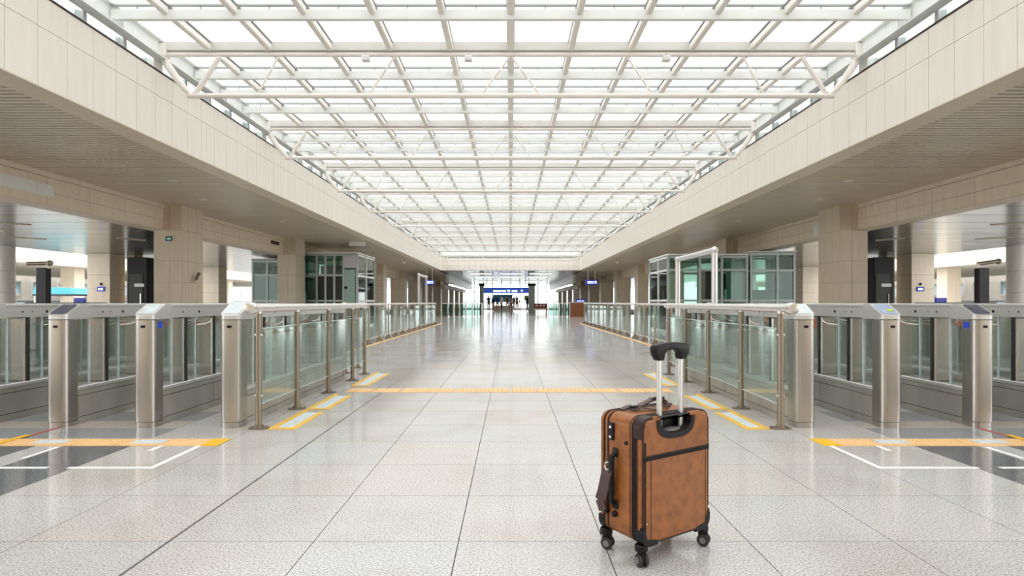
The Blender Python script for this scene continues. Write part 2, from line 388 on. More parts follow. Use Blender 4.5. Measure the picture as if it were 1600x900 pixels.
# ---------------------------------------------------------------- slatted side ceilings, beams, lower metal ceilings
BX = 8.2
def side_ceiling(side):
    s = -1 if side == 'left' else 1
    x0, x1 = sorted((s*(FX+0.25), s*(BX+0.4)))
    c = MB().box(x0, x1, -6, 76, FZ0+0.045, FZ0+0.3).build('ceiling_'+side, 'slat_gap')
    structure(c, 'beige slatted ceiling over the %s aisle' % side)
    m = MB(); a, b = sorted((s*(FX+0.36), s*BX)); d = -6.0
    while d < 43:
        m.box(a, b, d, d+0.073, FZ0, FZ0+0.03); d += 0.105
    m.box(a, b, d, 76, FZ0, FZ0+0.03)
    stuff(m.build('slats', 'slat', c))
    # thin pale strips between slats
    for dd in (11.2, 15.3, 19.4):
        piece('pale_strip', a+0.3 if s > 0 else a+0.5, b-0.5 if s > 0 else b-0.3, dd, dd+0.03, FZ0-0.004, FZ0+0.004, 'steel_white', c)
    # beam on the column line
    x0, x1 = sorted((s*(BX+0.012), s*(BX+0.4)))
    bm_ = MB().box(x0, x1, 3, 73, 2.72, FZ0+0.04).build('trim_1' if s < 0 else 'trim_2', 'joint')
    structure(bm_, 'beige stone clad beam over the %s column row' % side)
    x0, x1 = sorted((s*BX, s*(BX+0.02))); d = 4.0
    while d < 70:
        for z0, z1 in ((2.72, 2.94), (2.94, 3.21)):
            piece('stone_panel', x0, x1, d+0.004, d+1.03-0.004, z0+0.003, z1-0.003, 'stone', bm_)
        d += 1.03
    x0, x1 = sorted((s*(BX-0.03), s*(BX+0.03))); piece('cornice', x0, x1, 4, 73, 3.215, 3.3, 'stone', bm_)
    x0, x1 = sorted((s*BX, s*(BX+0.4))); piece('soffit', x0, x1, 4, 73, 2.705, 2.719, 'stone', bm_)
    if s < 0:
        vg = piece('vent_grille', -BX-0.002, -BX+0.02, 19.7, 20.35, 3.0, 3.12, 'leather_trim', bm_)
    # metal panel ceiling outside the column row
    x0, x1 = sorted((s*(BX+0.4), s*15.5))
    mc = MB().box(x0, x1, 3, 73, 2.76, 3.5).build('ceiling_metal_'+side, 'slat_gap'); structure(mc, 'reflective grey metal panel ceiling outside the %s columns' % side)
    d = 3.0
    while d < 72:
        piece('ceiling_panel', x0, x1, d+0.012, d+1.05-0.012, 2.725, 2.759, 'metal_ceiling', mc)
        d += 1.05
    for (xx, dd, ln, an) in ((9.6, 10.2, 0.7, 40), (11.0, 12.6, 0.8, -35), (12.2, 13.8, 0.7, 50), (13.0, 15.5, 0.8, -40), (10.4, 15.8, 0.7, -55)):
        o = MB().box(-ln/2, ln/2, -0.02, 0.02, -0.02, 0.0).build('light_strip', 'stone', mc); o.location = (s*xx, dd, 2.725); o.rotation_euler.z = R(an*s)
    return c
cl = side_ceiling('left'); cr = side_ceiling('right')
# far low ceiling beyond the skylight
fc = MB().box(-8.6, 8.6, FE+0.25, 76, 3.33, 3.6).build('ceiling_far', 'slat_gap'); structure(fc, 'low reflective ceiling beyond the skylight')
d = FE + 0.26
while d < 75.5:
    for k in range(6):
        piece('ceiling_panel', -5.1+1.7*k+0.01, -5.1+1.7*k+1.69, d, d+1.65, 3.30, 3.329, 'metal_ceiling', fc)
    d += 1.68
for s in (-1, 1):
    x0, x1 = sorted((s*5.1, s*5.35))
    structure(MB().box(x0, x1, 47.5, 76, 2.62, 3.3).build('wall_far_'+('left' if s < 0 else 'right'), 'panel_white'), 'white dropped fascia of the far hall, %s side' % ('left' if s < 0 else 'right'))

# ---------------------------------------------------------------- skylight: edge beams, clerestory, purlins, rafters, panes, trusses
T0, TS = 8.24, 3.55
sky = empty('ceiling_skylight'); structure(sky, 'glazed skylight roof with pale steel purlins and rafters')
OFF = (0.0, 0.86, 1.66, 2.50)
lines = sorted(T0 + TS*k + o for k in range(-4, 10) for o in OFF)
lines = [d for d in lines if d < FE - 0.3]
RX = [0.86*i for i in range(-5, 6)]
ROW = [-5.02] + RX + [5.02]
for d in lines:
    tr = abs(((d - T0) / TS) - round((d - T0) / TS)) < 0.02
    h = 0.10 if tr else 0.06
    piece('purlin', -4.98, 4.98, d-h/2, d+h/2, 4.52 if not tr else 4.585, 4.64 if not tr else 4.70, 'steel_shaded' if tr else 'steel_pale', sky)
    if 4.5 < d < 28: piece('glazing_bar', -4.98, 4.98, d-0.035, d+0.02, 4.69, 4.712, 'aluminium', sky)
    if 4.5 < d < 14:
        for k in range(len(ROW)-1): 
            xm = (ROW[k]+ROW[k+1])/2
            piece('spacer', xm-0.008, xm+0.008, d-0.01, d+0.006, 4.64, 4.69, 'aluminium', sky)
gp = MB(); rf = MB()
for i in range(len(lines)-1):
    a, b = lines[i], lines[i+1]
    near = 5.3 < a < 24
    for x in RX:
        w = 0.056 if abs(x) > 0.01 else 0.07
        if near:
            piece('rafter', x-w/2-0.012, x+w/2+0.012, a+0.05, b-0.02, 4.58, 4.675, 'steel_white', sky, bevel=0.012)
            if a < 14: piece('glazing_strip', x-w/2-0.02, x+w/2+0.02, a, b, 4.69, 4.71, 'aluminium', sky)
        else: rf.box(x-w/2-0.012, x+w/2+0.012, a+0.05, b-0.02, 4.58, 4.675)
    for k in range(len(ROW)-1):
        x0, x1 = ROW[k], ROW[k+1]
        if near: piece('roof_pane', x0+0.02, x1-0.02, a+0.02, b-0.02, 4.715, 4.727, 'glass_roof', sky)
        else: gp.box(x0+0.02, x1-0.02, a+0.02, b-0.02, 4.715, 4.727)
stuff(gp.build('far_roof_panes', 'glass_roof', sky)); stuff(rf.build('far_rafters', 'steel_white', sky))
for s in (-1, 1):
    sd = 'left' if s < 0 else 'right'
    x0, x1 = sorted((s*4.99, s*5.06))
    eb = MB().box(x0, x1, -6, FE, 4.47, 4.71).build('trim_3' if s < 0 else 'trim_4', 'steel_pale'); structure(eb, 'pale steel edge beam of the skylight, %s side' % sd)
    y0_, y1_ = sorted((s*4.90, s*5.06)); piece('flange', y0_, y1_, -6, FE, 4.45, 4.47, 'steel_pale', eb)
    y0_, y1_ = sorted((s*4.93, s*5.06)); piece('flange', y0_, y1_, -6, FE, 4.70, 4.715, 'steel_pale', eb)
    d = T0 - 3*TS
    while d < 22:
        y0_, y1_ = sorted((s*4.93, s*4.99)); piece('stiffener', y0_, y1_, d-0.01, d+0.01, 4.47, 4.70, 'steel_pale', eb); d += TS/4
    cwin = empty('window_1' if s < 0 else 'window_2'); structure(cwin, 'clerestory strip window above the %s fascia' % sd)
    d = T0 - 3*TS; k = 0
    while d < FE - 0.5:
        thick = (k % 5 == 0); hw = 0.10 if thick else 0.03
        y0_, y1_ = sorted((s*5.04, s*(5.14 if not thick else 5.2)))
        piece('window_post', y0_, y1_, d-hw, d+hw, FZ1+0.02, 4.45, 'steel_pale' if thick else 'aluminium', cwin)
        if d > 4:
            y0_, y1_ = sorted((s*5.09, s*5.10)); piece('window_pane', y0_, y1_, d+hw, d+TS/5-0.03, FZ1+0.02, 4.45, 'glass_clear', cwin)
        d += TS/5; k += 1

def make_truss():
    t = empty('roof_truss')
    rod('top_chord', (-5.0, 0, 4.54), (5.0, 0, 4.54), 0.032, 'steel_white', t, 12)
    rod('bottom_chord', (-4.62, 0, 3.95), (4.62, 0, 3.95), 0.036, 'steel_white', t, 10)
    for s in (-1, 1):
        for a, b in ((0.02, 0.43), (1.67, 2.04), (3.33, 3.63)):
            rod('diagonal', (s*a, 0, 4.5), (s*b, 0, 3.95), 0.017, 'steel_white', t, 8)
        rod('diagonal', (s*4.17, 0, 4.5), (s*4.53, 0, 3.95), 0.034, 'steel_white', t, 8)
        MB().tube([(s*5.0, 0, 4.56), (s*4.93, 0, 4.42), (s*4.78, 0, 4.2), (s*4.66, 0, 4.05), (s*4.56, 0, 3.95)], [0.055, 0.055, 0.05, 0.042, 0.036], 10).build('end_strut', 'steel_white', t, True)
        MB().box(min(s*4.9, s*5.0), max(s*4.9, s*5.0), -0.07, 0.07, 4.5, 4.68).build('end_bracket', 'steel_white', t, bevel=0.01)
    return t
tr0 = make_truss()
names = ['nearest', 'second', 'third', 'fourth', 'fifth', 'sixth', 'seventh', 'eighth', 'ninth', 'tenth']
for k in range(10):
    o = tr0 if k == 0 else copy_tree(tr0)
    o.location = (0, T0 + TS*k, 0)
    tag(o, 'pale tubular steel roof truss spanning the skylight, %s from the camera' % names[k] if k else 'pale tubular steel roof truss spanning the skylight, nearest and largest', 'truss', 'roof trusses under the skylight')
for (x, lb_) in ((-2.05, 'leftmost on the nearest roof truss'), (-0.6, 'just left of centre on the nearest roof truss'), (2.2, 'right of centre on the nearest roof truss')):
    t = thing('spotlight', 'small white spotlight clamped '+lb_, 'spotlight', (x, T0-0.09, 4.45), group='spotlights on the roof truss')
    MB().box(-0.055, 0.055, -0.05, 0.05, -0.045, 0.03).build('lamp_housing', 'frame_white', t, bevel=0.012)
    MB().box(-0.01, 0.01, -0.012, 0.06, 0.02, 0.07).build('clamp', 'aluminium', t)

# ---------------------------------------------------------------- columns
CX0, CX1, CD = 7.77, 8.43, 0.95
ROWS = [0.0, 0.48, 0.97, 1.47, 1.97, 2.70, 3.30]
def column(s, d0, label, detail=True, x0=CX0, x1=CX1, top=3.3, cd=CD, m='stone_column'):
    t = thing('stone_column', label, 'column', (s*(x0+x1)/2, d0, 0), group='stone clad columns')
    w = (x1-x0)/2
    MB().box(-w+0.015, w-0.015, 0.015, cd-0.015, 0, top).build('core', 'joint', t)
    rows = [z for z in ROWS if z < top-0.1] + [top]
    if detail:
        for z0, z1 in zip(rows, rows[1:]):
            for a, b in ((-w, -0.05*s), (-0.05*s, w)):
                piece('stone_panel', a+0.003, b-0.003, 0, 0.02, z0+0.003, z1-0.003, m, t)
            xi0, xi1 = sorted((-s*w, -s*(w-0.02)))
            for a, b in ((0, 0.28), (0.28, 0.66), (0.66, cd)):
                piece('stone_panel', xi0, xi1, a+0.003 if a else 0.022, b-0.003, z0+0.003, z1-0.003, m, t)
            piece('stone_panel', -xi1, -xi0, 0.022, cd, z0+0.003, z1-0.003, m, t)
    else:
        for z0, z1 in zip(rows, rows[1:]):
            piece('stone_drum', -w, w, 0, cd, z0+0.004, z1-0.004, m, t)
    return t
for s in (-1, 1):
    sd = 'left' if s < 0 else 'right'
    for k in range(9):
        column(s, 13.6+7.2*k, 'beige stone clad column in the %s inner row, %s from the camera' % (sd, names[k]) if k else 'large beige stone clad column behind the gates, nearest of the %s inner row' % sd, k < 2, x1=CX1 if k < 4 else 8.85)
    for k, d0 in enumerate((20.4, 28.0, 35.2)):
        column(s, d0, 'pale stone column of the %s outer row, %s from the camera' % (sd, names[k]), False, 14.2, 15.0, 2.72, 0.8, 'stone')
    column(s, 21.0, 'narrow brown stone pilaster between the %s outer column and the dark kiosk' % sd, False, 13.72, 14.0, 2.72, 0.5)
    t = thing('round_column', 'round pale column at the %s edge under the metal ceiling' % sd, 'column', (s*15.65, 17.6, 0), group='round columns')
    for z0, z1 in ((0, 0.65), (0.65, 1.3), (1.3, 1.95), (1.95, 2.72)):
        MB().cyl((0, 0, z0+0.004), (0, 0, z1-0.004), 0.4, 28).build('drum', 'outside_wall', t, True)

# ================================================================ FLOOR MARKINGS
def strip(name, label, pieces_, group=None):
    t = thing(name, label, 'floor marking', (0, 0, 0), group=group)
    for (nm, x0, x1, y0, y1, m) in pieces_: piece(nm, min(x0, x1), max(x0, x1), y0, y1, 0.0005, 0.004, m, t)
    return t
def stud_tiles(t, x0, x1, y0, y1, m, n, along='x'):
    """tactile paving tiles with raised studs"""
    for i in range(n):
        a = x0 + (x1-x0)*i/n; b = x0 + (x1-x0)*(i+1)/n
        mb = MB().box(min(a, b)+0.002, max(a, b)-0.002, y0, y1, 0.0005, 0.004)
        lo, hi = min(a, b), max(a, b)
        for p in range(6):
            for q in range(4):
                px = lo + (hi-lo)*(p+0.5)/6; py = y0 + (y1-y0)*(q+0.5)/4
                mb.box(px-0.011, px+0.011, py-0.011, py+0.011, 0.004, 0.0075)
        mb.build('tactile_tile', m, t)
for s in (-1, 1):
    sd = 'left' if s < 0 else 'right'
    o = 0.0 if s < 0 else 0.14
    e = s*2.16 + o
    t = thing('tactile_strip', 'yellow tactile paving strip in front of the %s ticket gates' % sd, 'floor marking', group='tactile strips before the gates')
    piece('end_block', min(e, e-s*0.12), max(e, e-s*0.12), 4.0, 4.2, 0.0005, 0.005, 'tape_yellow', t)
    stud_tiles(t, e, e + s*3.0, 4.0, 4.2, 'tactile_peach', 10)
    for a in (0.30, 1.0): piece('worn_plate', min(e+s*a, e+s*(a+0.22)), max(e+s*a, e+s*(a+0.22)), 4.05, 4.15, 0.0005, 0.009, 'tactile_steel', t)
    xa = s*2.147 + (0.06 if s > 0 else 0); xb = s*2.67 + (0.15 if s > 0 else 0); ym = 3.49
    t = thing('lane_marking', 'white painted L-shaped waiting line by the %s ticket gates' % sd, 'floor marking', group='white lane lines')
    x0, x1 = sorted((xa, xa+s*0.035)); piece('side_line', x0, x1, ym, 4.0, 0.0005, 0.002, 'tape_white', t)
    x0, x1 = sorted((xa, xb)); piece('cross_line', x0, x1, ym-0.035, ym, 0.0005, 0.002, 'tape_white', t)
    t = thing('lane_marking', 'white painted cross line on dark tiles at the %s frame edge' % sd, 'floor marking', group='white lane lines')
    x0, x1 = sorted((s*2.79+(0.16 if s > 0 else 0), s*3.6)); piece('cross_line', x0, x1, ym-0.035, ym, 0.0005, 0.002, 'tape_white', t)
    x0, x1 = sorted((s*3.10+(0.16 if s > 0 else 0), s*3.135+(0.16 if s > 0 else 0))); piece('side_line', x0, x1, 3.68, 3.97, 0.0005, 0.002, 'tape_white', t)
    t = thing('lane_marking', 'short white dash beside the %s L-shaped waiting line' % sd, 'floor marking', group='white lane lines')
    x0, x1 = sorted((s*2.41+(0.12 if s > 0 else 0), s*2.445+(0.12 if s > 0 else 0))); piece('dash', x0, x1, 3.87, 4.0, 0.0005, 0.002, 'tape_white', t)
    xr = -3.60 if s < 0 else 3.71
    t = thing('lane_edge_tape', 'thin red and yellow tape line on the floor before the %s gates' % sd, 'floor marking')
    piece('red_tape', xr-0.02, xr+0.02, 4.3, 4.56, 0.0005, 0.002, 'tape_red', t); piece('yellow_tape', xr-0.025, xr+0.025, 4.02, 4.3, 0.008, 0.010, 'tape_yellow', t)
    # guide strips along the near railing
    g0 = s*1.91 + (0.13 if s > 0 else 0); g1 = s*1.69 + (0.15 if s > 0 else 0)
    t = thing('guide_strip', 'yellow bordered tactile guide strip beside the %s near railing' % sd, 'floor marking', group='guide strips along the near railings')
    for (a, b) in ((4.52, 5.32), (5.36, 6.25), (6.85, 8.15)):
        x0, x1 = sorted((g0, g0-s*0.055)); piece('yellow_border', x0, x1, a, b, 0.0005, 0.005, 'tactile_yellow', t)
        x0, x1 = sorted((g1, g1+s*0.05)); piece('yellow_border', x0, x1, a, b-0.1, 0.0005, 0.005, 'tactile_yellow', t)
        x0, x1 = sorted((g0-s*0.055, g1+s*0.05)); piece('steel_plate', x0, x1, a+0.06, b-0.12, 0.0005, 0.004, 'tactile_steel', t)
        piece('end_bar', x0, x1, a, a+0.06, 0.0005, 0.005, 'tactile_yellow', t)
    t = thing('floor_line', 'tan tactile line along the foot of the %s far railing' % sd, 'floor marking', group='tan lines along the far railings')
    x0, x1 = sorted((s*3.18, s*3.30)); yy = 8.9
    while yy < 26.5: piece('tactile_tile', x0, x1, yy, yy+0.59, 0.0005, 0.004, 'tactile_peach', t); yy += 0.6
t = thing('tactile_strip', 'peach tactile paving strip running right across the main aisle', 'floor marking')
x = -1.84
i = 0
while x < 1.75:
    w_ = 0.3; stud_tiles(t, x, x+w_-0.006, 6.38, 6.66, 'tactile_peach', 1); x += w_; i += 1
    if i % 2 == 0: x += 0.012

# ================================================================ TICKET GATES
GW = 0.082; GL = 2.95
def make_gate():
    t = empty('ticket_gate')
    plan = rrect(-GW, GW, 0, 0.24, 0.048, 6)
    flat = [(p[0], min(p[1], 0.24)) for p in plan]
    def Mirror(poly): return [(p[0], GL - p[1]) for p in poly]
    pl = [(-GW, 0.25), (GW, 0.25)]
    front = [p for p in plan if p[1] < 0.12]
    front = sorted([p for p in front if True], key=lambda p: math.atan2(p[1]-0.2, p[0]))
    shape = front + [(GW, 0.13), (-GW, 0.13)]
    for nm, f in (('front', lambda P: P), ('rear', Mirror)):
        sh = f(shape)
        MB().prism(sh, 0.046, 0.856).build('pedestal', 'stainless', t, True)
        foot = [(p[0]*0.985, p[1]+ (0.004 if nm == 'front' else -0.004)) for p in sh]
        MB().prism(foot, 0.0, 0.042).build('pedestal_foot', 'stainless', t, True)
        def zt(p, nm=nm):
            y = p[1] if nm == 'front' else GL - p[1]
            return 0.893 + 0.092*min(max(y, 0)/0.17, 1)
        # the head: split at the crease so the slope stays planar
        yb = 0.17
        sl = f(front + [(GW, yb), (-GW, yb)])
        hd = MB().prism(sl, 0.862, zt)
        hd.box(-GW, GW, *(sorted((f([(0, yb)])[0][1], f([(0, 0.25)])[0][1]))), 0.862, 0.985)
        h = hd.build('reader_head', 'stainless_light', t, True)
        # sloping screen
        q = []
        for (x, y) in rrect(-0.064, 0.064, 0.02, 0.155, 0.018, 3):
            yy = y if nm == 'front' else GL - y; q.append((x, yy, 0.893 + 0.092*y/0.17 + 0.0015))
        n = len(q)
        MB().add(q + [(a, b, c+0.003) for a, b, c in q], [tuple(range(n)), tuple(range(n, 2*n))] + [(i, (i+1) % n, n+(i+1) % n, n+i) for i in range(n)]).build('screen', 'screen_dark', h)
        if nm == 'front':
            piece('card_slot', -0.018, 0.018, -0.002, 0.006, 0.795, 0.815, 'black_plastic', t)
    # upper beam
    piece('top_beam', -GW+0.004, GW-0.004, 0.25, GL-0.25, 0.868, 0.957, 'stainless_light', t)
    piece('top_cover', -GW, GW, 0.25, GL-0.25, 0.960, 0.985, 'stainless_light', t, bevel=0.004)
    # lower body
    piece('lower_body', -GW+0.012, GW-0.012, 0.13, GL-0.13, 0.0, 0.27, 'joint', t)
    for s in (-1, 1):
        x0, x1 = sorted((s*(GW-0.012), s*(GW-0.002)))
        ys = [0.132, 0.93, 1.48, 2.02, GL-0.132]
        for a, b in zip(ys, ys[1:]): piece('side_panel', x0, x1, a+0.003, b-0.003, 0.062, 0.232, 'stainless_panel', t)
        piece('kick_plate', x0, x1, 0.132, GL-0.132, 0.0, 0.056, 'stainless_panel', t)
        piece('upper_strip', x0, x1, 0.132, GL-0.132, 0.238, 0.275, 'stainless_panel', t)
    piece('ledge', -GW, GW, 0.13, GL-0.13, 0.276, 0.31, 'stainless_light', t, bevel=0.006)
    posts = (0.47, 0.95, GL-0.95, GL-0.47)
    for y in posts:
        piece('barrier_post', -0.066, 0.066, y-0.022, y+0.022, 0.31, 0.868, 'stainless', t, bevel=0.01)
        for sx in (-1, 1):
            x0, x1 = sorted((sx*0.067, sx*0.074)); piece('gasket', x0, x1, y+0.004, y+0.03, 0.31, 0.868, 'dark_rubber', t)
    ends = [0.13, 0.45, 0.49, 0.93, 0.97, GL-0.97, GL-0.93, GL-0.49, GL-0.45, GL-0.13]
    for a, b in zip(ends[::2], ends[1::2]):
        for sx in (-1, 1):
            x0, x1 = sorted((sx*0.056, sx*0.061)); piece('glass_pane', x0, x1, a, b, 0.31, 0.868, 'glass_gate', t)
        if b - a > 0.3:
            [piece('pane_edge', q-0.006, q+0.006, a+0.15, a+0.162, 0.31, 0.868, 'screen_pale', t) for q in (-0.0585, 0.0585)]
    for y in (0.95, GL-0.95):
        for sx in (-1, 1):
            fl = MB().prism([(sx*0.068, 0.845), (sx*0.17, 0.80), (sx*0.17, 0.775), (sx*0.11, 0.76), (sx*0.068, 0.74)], y+0.06, y+0.085, 'y').build('barrier_flap', 'flap_salmon', t, bevel=0.004)
            MB().tube([(sx*0.063, y-0.02, 0.85), (sx*0.078, y-0.07, 0.82), (sx*0.078, y-0.16, 0.80), (sx*0.073, y-0.30, 0.795)], 0.005, 6).build('glass_bracket', 'steel_white', t, True)
    for sx in (-1, 1):
        for y, r in ((0.42, 0.008), (0.52, 0.005), (0.68, 0.013), (1.2, 0.009), (1.5, 0.006), (1.75, 0.009), (2.3, 0.013)):
            rod('sensor', (sx*(GW-0.006), y, 0.915), (sx*(GW-0.002), y, 0.915), r, 'black_plastic', t, 10)
    return t
gate0 = make_gate()
gx = [(-2.233, 'innermost left ticket gate, standing beside the near left railing', 'screen_pale', None), (-2.918, 'second left ticket gate from the aisle, blue sticker on its pedestal', 'screen_pale', 'blue'),
      (-3.613, 'third left ticket gate from the aisle, with a dark reader screen', 'screen_dark', None), (-4.306, 'left ticket gate cut by the frame edge, fourth from the aisle', 'screen_dark', None), (-4.99, 'fifth left ticket gate, mostly outside the frame and seen through glass', 'screen_dark', None),
      (2.344, 'innermost right ticket gate, standing beside the near right railing', 'screen_pale', None), (3.032, 'second right ticket gate from the aisle, yellow dot on its reader', 'screen_blue', 'yellow'),
      (3.766, 'third right ticket gate from the aisle, blue sticker on its pedestal', 'screen_dark', 'blue'), (4.476, 'right ticket gate cut by the frame edge, fourth from the aisle', 'screen_dark', None), (5.186, 'fifth right ticket gate, mostly outside the frame and seen through glass', 'screen_dark', None)]
for i, (x, lb_, scr, st) in enumerate(gx):
    g = gate0 if i == 0 else copy_tree(gate0)
    g.location = (x, 4.57, 0)
    tag(g, 'brushed steel '+lb_, 'ticket gate', 'steel ticket gates on the left' if x < 0 else 'steel ticket gates on the right')
    if abs(x) < 2.4:      # no barrier flap towards the aisle on the innermost gates
        for f in [o for o in bpy.data.objects if o.parent == g and o.name.startswith('barrier_flap')]:
            if (f.data.vertices[0].co.x > 0) == (x < 0): bpy.data.objects.remove(f)
    for h in [o for o in bpy.data.objects if o.parent == g and o.name.startswith('reader_head')]:
        for sc_ in [o for o in bpy.data.objects if o.parent == h]:
            me = sc_.data.copy(); me.materials[0] = MATS[scr]; sc_.data = me
    s = 1 if x < 0 else -1
    if st == 'blue':
        a, b = sorted((s*(GW), s*(GW+0.003))); piece('blue_sticker', a, b, 0.06, 0.115, 0.79, 0.84, 'sticker_blue', g)
    if st == 'yellow':
        MB().cyl((0.02, 0.07, 0.928), (0.02, 0.067, 0.9385), 0.022, 14).build('yellow_sticker', 'sticker_yellow', g)

# ================================================================ RAILINGS
def near_railing(s, label, pts, x_rail, y_rail):
    t = thing('glass_railing', label, 'railing', (0, 0, 0), group='near glass railings')
    for (x, y) in pts:
        p = rod('post', (x, y, 0.012), (x, y, 0.925), 0.024, 'post_bronze', t, 14)
        MB().prism(rrect(x-0.075, x+0.075, y-0.045, y+0.045, 0.02, 3), 0, 0.012).cyl((x, y, 0.012), (x, y, 0.03), 0.035, 14).build('base_plate', 'post_bronze', p, True)
        for z in (0.26, 0.74):
            rod('clip', (x-0.03*s, y, z), (x+0.03*s, y, z), 0.011, 'chrome', p, 8)
        rod('saddle', (x, y, 0.91), (x, y, 0.935), 0.03, 'rail_tube', p, 10)
    mb = MB().cyl((x_rail[0], y_rail[0], 0.952), (x_rail[1], y_rail[1], 0.952), 0.034, 20)
    mb.build('handrail', 'rail_tube', t, True)
    MB().cyl((x_rail[0], y_rail[0]-0.03, 0.952), (x_rail[0], y_rail[0]+0.05, 0.952), 0.045, 20).build('rail_end_cap', 'rail_tube', t, True, 0.008)
    for (x0, y0), (x1, y1) in zip(pts, pts[1:]):
        dx, dy = x1-x0, y1-y0; l = math.hypot(dx, dy)
        o = MB().box(-0.005, 0.005, 0.03, l-0.03, 0.19, 0.79).build('glass_panel', 'glass_green', t)
        o.location = (x0, y0, 0); o.rotation_euler.z = -math.atan2(dx, dy)
        [MB().box(-0.006, 0.006, 0.03, l-0.03, z, z+0.006).build('glass_edge', 'screen_pale', o) for z in (0.186, 0.788)]
    return t
near_railing(-1, 'bronze post glass railing with steel handrail beside the left gates', [(-1.99, 4.55), (-2.0, 5.39), (-2.005, 6.34), (-2.02, 7.35), (-2.03, 8.0)], (-1.985, -2.03), (4.40, 8.08))
near_railing(1, 'bronze post glass railing with steel handrail behind the suitcase', [(2.13, 4.55), (2.16, 5.4), (2.18, 6.36), (2.182, 7.2), (2.184, 7.96)], (2.13, 2.184), (4.36, 8.1))
near_railing(1, 'short glass railing return behind the right near railing', [(2.62, 7.65), (2.56, 8.35), (2.5, 9.0)], (2.62, 2.5), (7.6, 9.05))
near_railing(-1, 'short glass railing return behind the left near railing', [(-2.33, 8.1), (-2.32, 8.75)], (-2.33, -2.32), (8.05, 8.85))
def far_railing(s, label, x, y0, n, dy):
    t = thing('glass_railing', label, 'railing', (0, 0, 0), group='far glass railings')
    for k in range(n):
        y = y0 + dy*k
        p = piece('post', x-0.02, x+0.02, y-0.03, y+0.03, 0.02, 0.93, 'stainless', t)
        f = MB().prism([(-0.09, 0), (0.09, 0), (0.09, 0.02), (0.03, 0.12), (-0.03, 0.12), (-0.09, 0.02)], -0.05, 0.05, 'y').build('post_foot', 'post_bronze', p)
        f.location = (0, 0, -0.475)
        if k < n-1:
            piece('glass_panel', x-0.005, x+0.005, y+0.05, y+dy-0.05, 0.15, 0.86, 'glass_green', t)
            piece('lower_rail', x-0.015, x+0.015, y+0.03, y+dy-0.03, 0.115, 0.145, 'rail_tube', t)
    MB().cyl((x, y0-0.1, 0.945), (x, y0+dy*(n-1)+0.1, 0.945), 0.028, 14).build('handrail', 'rail_tube', t, True)
far_railing(-1, 'long glass railing with many slim posts on the left side of the far aisle', -3.36, 9.3, 16, 1.09)
far_railing(1, 'long glass railing with many slim posts on the right side of the far aisle', 3.42, 9.3, 17, 1.09)

# ================================================================ SUITCASE
SU = thing('suitcase', 'tan brown leather trolley suitcase with raised handle standing in the foreground', 'suitcase', (0.589, 2.36, 0), R(33))
W, D, Z0, Z1 = 0.385, 0.238, 0.078, 0.56
prof = rrect(-W/2, W/2, Z0, Z1, 0.042, 7)
body = MB().prism(prof, -D/2, D/2, 'y').build('body', 'leather', SU, True, 0.016, 4)
def upoly(hw, zt, zb, n=14, r=0.05):
    pts = [(-hw, zt)]
    for i in range(n+1):
        a = math.pi + math.pi*i/n; pts.append((hw*math.copysign(abs(math.cos(a))**0.75, math.cos(a)), zb + r + (r)*-abs(math.sin(a))**0.9))
    pts.append((hw, zt)); return pts
UX = -0.008
inner = [(p[0]+UX, p[1]) for p in upoly(0.086, 0.60, 0.492)]
outer = [(p[0]+UX, p[1]) for p in upoly(0.107, 0.60, 0.470, r=0.062)]
cut = MB().prism(inner, -D/2-0.05, -D/2+0.062, 'y').build('cutter', 'leather')
cut.parent = SU
md = body.modifiers.new('cut', 'BOOLEAN'); md.object = cut; md.operation = 'DIFFERENCE'; md.solver = 'EXACT'
bpy.context.view_layer.update()
dg = bpy.context.evaluated_depsgraph_get()
nm_ = bpy.data.meshes.new_from_object(body.evaluated_get(dg))
body.modifiers.clear(); body.data = nm_
for p in nm_.polygons:
    if abs(p.normal.y) > 0.99 or p.area > 0.004: p.use_smooth = False
bpy.data.objects.remove(cut)
# black handle surround on the face, following the U, ending at the shoulder line
def clipz(pl, z): return [(p[0], min(p[1], z)) for p in pl]
MB().ring(clipz(outer, Z1-0.012), clipz(inner, Z1-0.012), -D/2-0.004, -D/2+0.02, 'y').build('handle_surround', 'black_plastic', SU, True)
lin = [(p[0]*0.995, p[1]+0.001) for p in clipz(inner, Z1-0.006)]
MB().prism(lin, -D/2+0.052, -D/2+0.060, 'y').build('handle_well', 'black_plastic', SU)
MB().ring([(p[0], p[1]) for p in lin], [((p[0]-UX)*0.96+UX, p[1]+0.003) for p in lin], -D/2+0.004, -D/2+0.054, 'y').build('well_lining', 'black_plastic', SU)
MB().sphere((UX, -D/2+0.03, 0.494), 0.05, 18, 10, (1.25, 0.5, 0.28)).build('well_dish', 'grey_plastic', SU, True)
for s in (-1, 1):
    MB().prism(rrect(UX+s*0.061-0.0115, UX+s*0.061+0.0115, -D/2+0.022, -D/2+0.038, 0.006, 3), 0.495, 0.79).build('handle_tube', 'handle_tube', SU, True)
hp = [(-0.094, 0.795), (-0.10, 0.822), (-0.092, 0.833), (-0.06, 0.838), (0, 0.842), (0.06, 0.838), (0.092, 0.833), (0.10, 0.822), (0.094, 0.795), (0.078, 0.772), (0.046, 0.772), (0.042, 0.797), (0.03, 0.808), (0, 0.813), (-0.03, 0.808), (-0.042, 0.797), (-0.046, 0.772), (-0.078, 0.772)]
MB().prism([(p[0]+UX, p[1]) for p in hp], -D/2+0.013, -D/2+0.047, 'y').build('handle_grip', 'black_plastic', SU, True, 0.007, 3)
def loop_band(v, th, grow, m, name):
    o = rrect(-W/2-grow, W/2+grow, Z0-grow*0.3, Z1+grow, 0.042+grow, 7); i_ = rrect(-W/2+0.006, W/2-0.006, Z0+0.006, Z1-0.006, 0.038, 7)
    return MB().ring(o, i_, v-th/2, v+th/2, 'y').build(name, m, SU, True)
